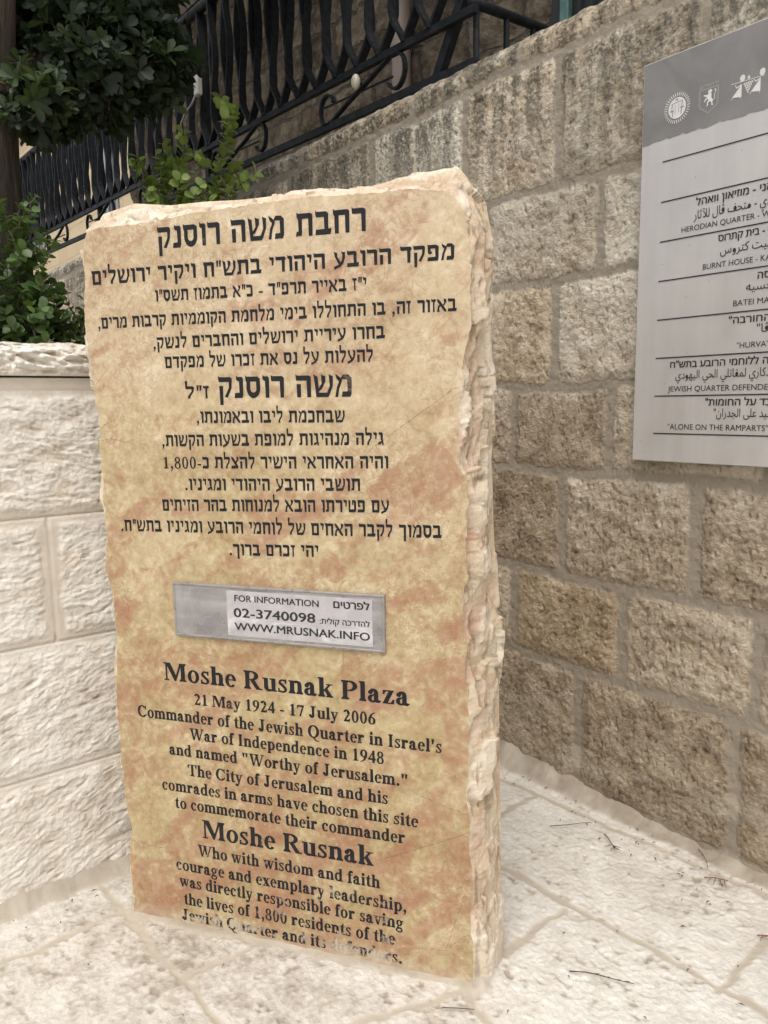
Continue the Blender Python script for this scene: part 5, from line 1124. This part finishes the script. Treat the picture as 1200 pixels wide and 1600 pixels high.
    mb = MB(); mb.box(-13.0, 9.0, 0, 4, 0, 8.7); mb.build('wall', pale, root)
    mb = MB(); mb.box(-13.2, 9.2, -0.15, 4.1, 8.7, 8.9); mb.build('cornice', pale, root)
    wm = simple('dark_glass', (0.03, 0.035, 0.04), 0.15); fm = simple('grey_window_frame', (0.30, 0.31, 0.32), 0.5)
    for wx in (-7.5, -2.0, 3.4):
        w = empty('window', (wx, 0, 6.0), root)
        mb = MB(); mb.box(-0.55, 0.55, -0.02, -0.004, -0.8, 0.8); mb.build('pane', wm, w)
        mb = MB()
        for a in (-0.6, -0.03, 0.54): mb.box(a, a + 0.06, -0.05, -0.021, -0.85, 0.85)
        mb.build('frame', fm, w)
build_back()
# ------------------------------------------------------------------ plants
def leaf_mat(name, c0, c1, rough=0.42):
    t = NT(name); tone = t.attr('tone'); n = t.noise(30, 3)
    c = t.ramp(t.math('ADD', t.math('MULTIPLY', tone, 0.85), t.math('MULTIPLY', n, 0.15)), [(0.1, c0), (0.9, c1)])
    t.P('Base Color', c); t.P('Roughness', rough); t.P('Specular IOR Level', 0.4)
    tr = t.n('ShaderNodeBsdfTranslucent'); t.set(tr.inputs['Color'], t.mix(0.5, c, (0.16, 0.22, 0.03)))
    mx = t.n('ShaderNodeMixShader'); mx.inputs[0].default_value = 0.22
    t.t.links.new(t.b.outputs[0], mx.inputs[1]); t.t.links.new(tr.outputs[0], mx.inputs[2]); t.t.links.new(mx.outputs[0], t.out.inputs[0]); return t.m

def leaves(name, items, mat, parent, shape='obovate'):
    """items: (pos, dir, up, length, width, tone); every leaf is a folded, slightly curved blade"""
    if shape == 'obovate': prof = [(0.0, 0.05), (0.30, 0.42), (0.62, 0.95), (0.84, 0.85), (1.0, 0.12)]
    else: prof = [(0.0, 0.06), (0.22, 0.75), (0.52, 1.0), (0.82, 0.75), (1.0, 0.10)]
    n = len(items); m = len(prof)
    P = np.array([i[0] for i in items], float); D = np.array([i[1] for i in items], float); U = np.array([i[2] for i in items], float)
    Ln = np.array([i[3] for i in items])[:, None]; Wd = np.array([i[4] for i in items])[:, None]; T = np.array([i[5] for i in items])
    D /= np.linalg.norm(D, axis=1)[:, None]; Sd = np.cross(D, U); Sd /= np.linalg.norm(Sd, axis=1)[:, None] + 1e-9; U = np.cross(Sd, D)
    V = np.zeros((n, m * 3, 3))
    for k, (f, w) in enumerate(prof):
        c = P + D * Ln * f - U * Ln * 0.16 * f * f
        Ln2 = 1
        V[:, k * 3] = c - Sd * Wd * 0.5 * w + U * Wd * 0.13 * w; V[:, k * 3 + 1] = c; V[:, k * 3 + 2] = c + Sd * Wd * 0.5 * w + U * Wd * 0.13 * w
    q = []
    for k in range(m - 1):
        a = k * 3; q += [(a, a + 1, a + 4, a + 3), (a + 1, a + 2, a + 5, a + 4)]
    Q = (np.array(q)[None] + (np.arange(n) * m * 3)[:, None, None]).reshape(-1, 4)
    return link(name, np_mesh(name, V.reshape(-1, 3), Q, True, {'tone': np.repeat(T, m * 3)}), mat, parent)

def rvec(r):
    while True:
        v = Vector((r.uniform(-1, 1), r.uniform(-1, 1), r.uniform(-1, 1)))
        if 0.1 < v.length < 1: return v.normalized()

M_BARK = (lambda t: (t.P('Base Color', t.ramp(t.noise(1, 6, 0.65, 0.5, co=t.map((26, 26, 5))), [(0.35, (0.022, 0.017, 0.012)), (0.6, (0.10, 0.078, 0.058))])), t.P('Roughness', 0.95), t.P('Normal', t.bump(t.noise(1, 6, 0.7, 0.4, co=t.map((30, 30, 6))), 1.0, 0.03)), t.m)[-1])(NT('rough_bark'))
M_LEAFD = leaf_mat('dark_green_leaf', (0.013, 0.024, 0.012), (0.048, 0.076, 0.028), 0.5)
M_LEAFB = leaf_mat('mid_green_leaf', (0.030, 0.062, 0.020), (0.105, 0.175, 0.045))
M_LEAFL = leaf_mat('fresh_green_leaf', (0.10, 0.16, 0.035), (0.27, 0.36, 0.085))
M_TWIG = simple('grey_brown_twig', (0.12, 0.095, 0.07), 0.9, var=0.3)

def build_tree():
    r = random.Random(12); base = Vector((-1.90, -1.50, 1.45))
    root = tag(empty('tree', base), 'dark evergreen tree with rough trunk in front of the fence at the upper left', 'tree')
    Lc = lambda p: Vector(p) - base
    mb = MB(); tp = [(-1.90, -1.50, 1.40), (-1.89, -1.49, 1.9), (-1.88, -1.48, 2.3), (-1.85, -1.46, 2.7), (-1.81, -1.42, 3.2), (-1.76, -1.38, 4.0)]
    mb.tube([Lc(p) for p in tp], [0.21, 0.185, 0.175, 0.165, 0.155, 0.13], 22); tr = mb.build('trunk', M_BARK, root, True)
    # furrowed bark: push the trunk ring about
    me = tr.data
    blobs = [((-2.12, -1.13, 2.90), 0.36), ((-1.92, -0.98, 2.74), 0.30), ((-1.93, -0.78, 2.80), 0.24), ((-2.08, -1.16, 2.64), 0.22), ((-2.08, -0.80, 3.02), 0.20), ((-2.27, -0.86, 3.12), 0.40), ((-1.66, -1.30, 2.47), 0.13),
             ((-2.35, -0.75, 3.40), 0.40), ((-1.9, -1.2, 3.45), 0.50), ((-2.5, -1.0, 3.7), 0.60), ((-2.3, -1.7, 3.4), 0.45), ((-1.6, -0.9, 3.9), 0.60), ((-2.2, -0.2, 3.9), 0.6), ((-2.9, -1.2, 3.3), 0.5), ((-3.0, -0.7, 3.7), 0.6), ((-2.05, -1.22, 2.62), 0.18), ((-1.86, -1.36, 2.52), 0.12)]
    limbs = MB()
    for c, rad in blobs:
        s = Vector((-1.84, -1.45, min(max(c[2] - 0.30, 2.4), 3.8))); e = Vector(c); mid = (s + e) / 2 + Vector((0, 0, 0.08)) + rvec(r) * 0.06
        limbs.tube([Lc(s), Lc(mid), Lc(e)], [0.042, 0.028, 0.012], 7)
    items = []; tw = MB()
    for c, rad in blobs:
        c = Vector(c); near = rad < 0.45 and c.z < 3.3
        nt = int((640 if near else 300) * (rad / 0.4) ** 2)
        for _ in range(nt):
            v = rvec(r); rr = rad * r.uniform(0.35, 1.0) ** 0.7
            p = c + Vector((v.x * rr, v.y * rr, v.z * rr * 0.8)) + rvec(r) * 0.03
            ax = (v + Vector((0, 0, 0.45)) + rvec(r) * 0.5).normalized(); bt = r.random() ** 1.6; nl = r.randint(5, 8); ph = r.uniform(0, 6.28)
            a = ax.orthogonal().normalized(); b = ax.cross(a); ll = r.uniform(0.036, 0.078)
            if near and r.random() < 0.35: tw.tube([Lc(p - ax * 0.10 + rvec(r) * 0.02), Lc(p)], [0.0035, 0.002], 4, False)
            for k in range(nl):
                th = ph + k * 2.4; op = r.uniform(0.55, 1.3); d = (ax * math.cos(op) + (a * math.cos(th) + b * math.sin(th)) * math.sin(op)).normalized()
                l = ll * r.uniform(0.75, 1.15)
                items.append((Lc(p - ax * r.uniform(0, 0.035)), d, ax + rvec(r) * 0.25, l, l * r.uniform(0.40, 0.52), min(1, max(0, bt + r.uniform(-0.15, 0.15)))))
    limbs.build('limb', M_BARK, root, True); tw.build('twigs', M_TWIG, root)
    leaves('crown', items, M_LEAFD, root)
build_tree()

def stem_bush(name, base, stems, mat, label, seed, group=None, leaf=(0.026, 0.040), step=0.017, wid=0.95, soil=None):
    r = random.Random(seed); base = Vector(base); root = tag(empty(name, base), label, 'shrub', group)
    items = []; st = MB()
    for pts, side in stems:
        P = [Vector(p) - base for p in pts]; path = []
        for a, b in zip(P[:-1], P[1:]):
            n = max(2, int((b - a).length / step))
            for k in range(n): path.append(a + (b - a) * k / n)
        path.append(P[-1]); n = len(path)
        path = [p + Vector((perl(r), perl(r), 0)) * 0.004 for p in path]
        st.tube(path, [0.0055 - 0.0040 * i / n for i in range(n)], 5, False)
        def clothe(q, d, f):
            ph = r.uniform(0, 6.28); a = d.orthogonal().normalized(); b = d.cross(a)
            for k in range(r.choice((1, 2, 2))):
                th = ph + k * 3.14 + r.uniform(-0.5, 0.5); o = (a * math.cos(th) + b * math.sin(th))
                l = r.uniform(*leaf) * (1.0 - 0.25 * f)
                items.append((q, (o * 0.9 + d * r.uniform(0.1, 0.9) + Vector((0, 0, 0.15))).normalized(), d + o * r.uniform(-0.6, 0.4) + rvec(r) * 0.35, l, l * r.uniform(0.82, 1.0) * wid, r.random() * 0.7 + 0.3 * f))
        for i in range(2, n):
            d = (path[i] - path[i - 1]).normalized(); f = i / n
            clothe(path[i], d, f)
            if side and r.random() < side:
                q = path[i]; sd = (d * 0.6 + rvec(r) * 0.8 + Vector((0, 0, 0.25))).normalized(); m = r.randint(3, 7); br = [q]
                for _ in range(m):
                    sd = (sd + rvec(r) * 0.25 + Vector((0, 0, 0.08))).normalized(); q = q + sd * step; br.append(q); clothe(q, sd, f * 0.8 + 0.2)
                st.tube(br, [0.0030 - 0.0018 * j / len(br) for j in range(len(br))], 4, False)
    st.build('stems', M_TWIG, root); leaves('foliage', items, mat, root, 'round')
    return root
def perl(r): return r.uniform(-1, 1)

rr = random.Random(3); stems = []
for (tip, b) in [((-1.33, -1.48, 1.95), (-1.36, -1.46, 1.47)), ((-1.40, -1.44, 2.03), (-1.42, -1.42, 1.47)), ((-1.30, -1.40, 1.86), (-1.34, -1.44, 1.47)), ((-1.27, -1.52, 1.76), (-1.33, -1.50, 1.47)), ((-1.45, -1.52, 1.98), (-1.46, -1.50, 1.47)),
                 ((-1.28, -1.42, 1.72), (-1.34, -1.42, 1.47)), ((-1.28, -1.36, 1.64), (-1.36, -1.40, 1.47)), ((-1.50, -1.40, 1.90), (-1.48, -1.42, 1.47)), ((-1.42, -1.60, 2.02), (-1.44, -1.58, 1.47)), ((-1.38, -1.34, 1.74), (-1.42, -1.38, 1.47)), ((-1.25, -1.58, 1.82), (-1.32, -1.56, 1.47)), ((-1.24, -1.46, 1.66), (-1.30, -1.48, 1.47))]:
    t, b = Vector(tip), Vector(b); stems.append(([b, (b + t) / 2 + Vector((rr.uniform(-.03, .03), rr.uniform(-.03, .03), 0)), t], 0.60))
stem_bush('shrub', (-1.38, -1.45, 1.47), stems, M_LEAFB, 'leafy mid green shrub with round leaves above the low white wall at the left edge', 8, 'shrubs in the planting bed', leaf=(0.030, 0.046))
stems = []
for (tip, b) in [((-1.33, -1.29, 1.69), (-1.40, -1.30, 1.47)), ((-1.29, -1.27, 1.64), (-1.38, -1.28, 1.47)), ((-1.36, -1.22, 1.66), (-1.42, -1.26, 1.47)), ((-1.27, -1.24, 1.60), (-1.34, -1.25, 1.47)), ((-1.33, -1.17, 1.63), (-1.38, -1.20, 1.47)), ((-1.26, -1.32, 1.60), (-1.32, -1.33, 1.47))]:
    t, b = Vector(tip), Vector(b); stems.append(([b, (b + t) / 2 + Vector((0, 0, 0.02)), t], 0.62))
stem_bush('shrub', (-1.37, -1.26, 1.47), stems, M_LEAFB, 'low thin shrub between the white wall coping and the inscribed stone', 9, 'shrubs in the planting bed', leaf=(0.028, 0.042))
stems = []
for pts in [[(-1.84, -0.63, 1.47), (-1.82, -0.63, 2.0), (-1.74, -0.56, 2.32), (-1.655, -0.52, 2.60)], [(-1.86, -0.65, 1.47), (-1.83, -0.66, 2.1), (-1.77, -0.69, 2.50)], [(-1.88, -0.68, 1.47), (-1.86, -0.72, 2.1), (-1.83, -0.77, 2.42)], [(-1.85, -0.60, 1.47), (-1.80, -0.58, 2.0), (-1.72, -0.50, 2.30)], [(-1.86, -0.64, 1.47), (-1.84, -0.68, 2.0), (-1.80, -0.70, 2.31)], [(-1.88, -0.7, 1.47), (-1.88, -0.76, 2.0), (-1.87, -0.80, 2.32)], [(-1.83, -0.62, 1.47), (-1.79, -0.6, 2.0), (-1.735, -0.56, 2.36)]]:
    stems.append((pts, 0.34))
stem_bush('shrub', (-1.86, -0.65, 1.47), stems, M_LEAFL, 'fresh light green shrub of upright shoots rising behind the top of the inscribed stone', 10, 'shrubs in the planting bed', leaf=(0.042, 0.062), step=0.021)

# ------------------------------------------------------------------ litter on the paving
M_DRY = simple('dry_brown_litter', (0.085, 0.055, 0.034), 0.85, var=0.4, scale=60)
M_RED = simple('reddish_dry_litter', (0.17, 0.065, 0.035), 0.85, var=0.4, scale=60)
def gz(x, y): return 0.012
def twig(name, cat, label, pts, rad, side=(), mat=M_DRY):
    mb = MB(); mb.tube([(x, -b, gz(x, b) + z) for x, b, z in pts], [rad * (1 - 0.5 * i / len(pts)) for i in range(len(pts))], 5)
    for (x, b), (dx, db) in side: mb.tube([(x, -b, 0.014), (x + dx, -b - db, 0.010)], [rad * 0.7, rad * 0.4], 4)
    return tag(mb.build(name, mat), label, cat)
twig('dry_twig', 'twig', 'curved dry brown twig with short side needles near the foot of the inscribed stone', [(0.285, 0.738, 0.0), (0.315, 0.712, 0.003), (0.345, 0.695, 0.004), (0.378, 0.676, 0.003), (0.41, 0.652, 0.0)], 0.0016, [((0.33, 0.70), (0.006, -0.014)), ((0.352, 0.69), (0.006, -0.014)), ((0.374, 0.677), (0.006, -0.013)), ((0.392, 0.664), (0.006, -0.012)), ((0.318, 0.71), (0.004, -0.012))])
twig('pine_needle', 'needle', 'long thin dark needle lying alone on the paving near the tall wall', [(-0.165, 0.262, 0.0), (-0.13, 0.215, 0.002), (-0.105, 0.165, 0.002), (-0.088, 0.140, 0.0)], 0.0014)
twig('dry_leaf_cluster', 'dry leaves', 'small dark crumpled cluster of dry leaves on the paving by the tall wall', [(-0.022, 0.166, 0.0), (0.0, 0.178, 0.002), (0.03, 0.200, 0.003), (0.05, 0.212, 0.0)], 0.0020, [((0.035, 0.2), (0.02, 0.005)), ((0.035, 0.203), (0.018, -0.014)), ((0.042, 0.205), (0.0, 0.022)), ((0.042, 0.206), (0.024, -0.004)), ((0.03, 0.203), (-0.012, 0.018))])
twig('dry_sprig', 'sprig', 'reddish brown feathery dry sprig on the paving close under the tall wall', [(0.30, 0.135, 0.0), (0.325, 0.115, 0.003), (0.352, 0.098, 0.0)], 0.0018, [((0.315, 0.12), (0.0, 0.026)), ((0.325, 0.114), (0.006, 0.028)), ((0.335, 0.108), (0.012, 0.026)), ((0.342, 0.103), (0.018, 0.022)), ((0.33, 0.112), (0.022, 0.012))], M_RED)
twig('dry_sprig', 'sprig', 'reddish dry sprig at the right edge of the paving', [(0.515, 0.26, 0.0), (0.535, 0.245, 0.003), (0.556, 0.235, 0.0)], 0.0018, [((0.525, 0.25), (0.004, 0.022)), ((0.535, 0.245), (-0.012, 0.016)), ((0.54, 0.242), (0.014, 0.018)), ((0.545, 0.24), (0.02, -0.008))], M_RED)
twig('dry_stalk', 'stalk', 'thin curved brown stalk in the joint near the tall wall', [(0.215, 0.018, 0.002), (0.232, 0.028, 0.003), (0.262, 0.055, 0.003), (0.285, 0.086, 0.0)], 0.0013)
twig('pine_needle', 'needle', 'short thin dark needle just in front of the foot of the inscribed stone', [(0.17, 1.056, 0.0), (0.195, 1.030, 0.001), (0.222, 1.002, 0.0)], 0.0013)
r = random.Random(21); mb = MB()
for _ in range(270):
    x = r.uniform(-0.80, 1.1); b = r.choice((r.uniform(0.03, 0.8), r.uniform(0.03, 1.9), 0.05 + abs(r.gauss(0, 0.05)), 0.12 + abs(r.gauss(0, 0.10))))
    if r.random() < 0.12: x = -0.80 + abs(r.gauss(0, 0.05)); b = r.uniform(0.9, 1.95)
    sx = (x - SL_O.x) * SL_D.x + (-b - SL_O.y) * SL_D.y; sn_ = (x - SL_O.x) * SL_N.x + (-b - SL_O.y) * SL_N.y
    if abs(sx) < 0.58 and -0.2 < sn_ < 0.05: continue
    a = r.uniform(0, 6.28); l = r.uniform(0.003, 0.011); w = r.uniform(0.0008, 0.0022); c, s_ = math.cos(a), math.sin(a); z = 0.0105 + r.uniform(-0.002, 0.002)
    mb.add([(x - c * l - s_ * w, -b - s_ * l + c * w, z), (x + s_ * w, -b - c * w, z + 0.003), (x + c * l, -b + s_ * l, z), (x - s_ * w, -b + c * w, z + 0.001)], [(0, 1, 2, 3)])
tag(mb.build('leaf_litter', M_DRY), kind='stuff')
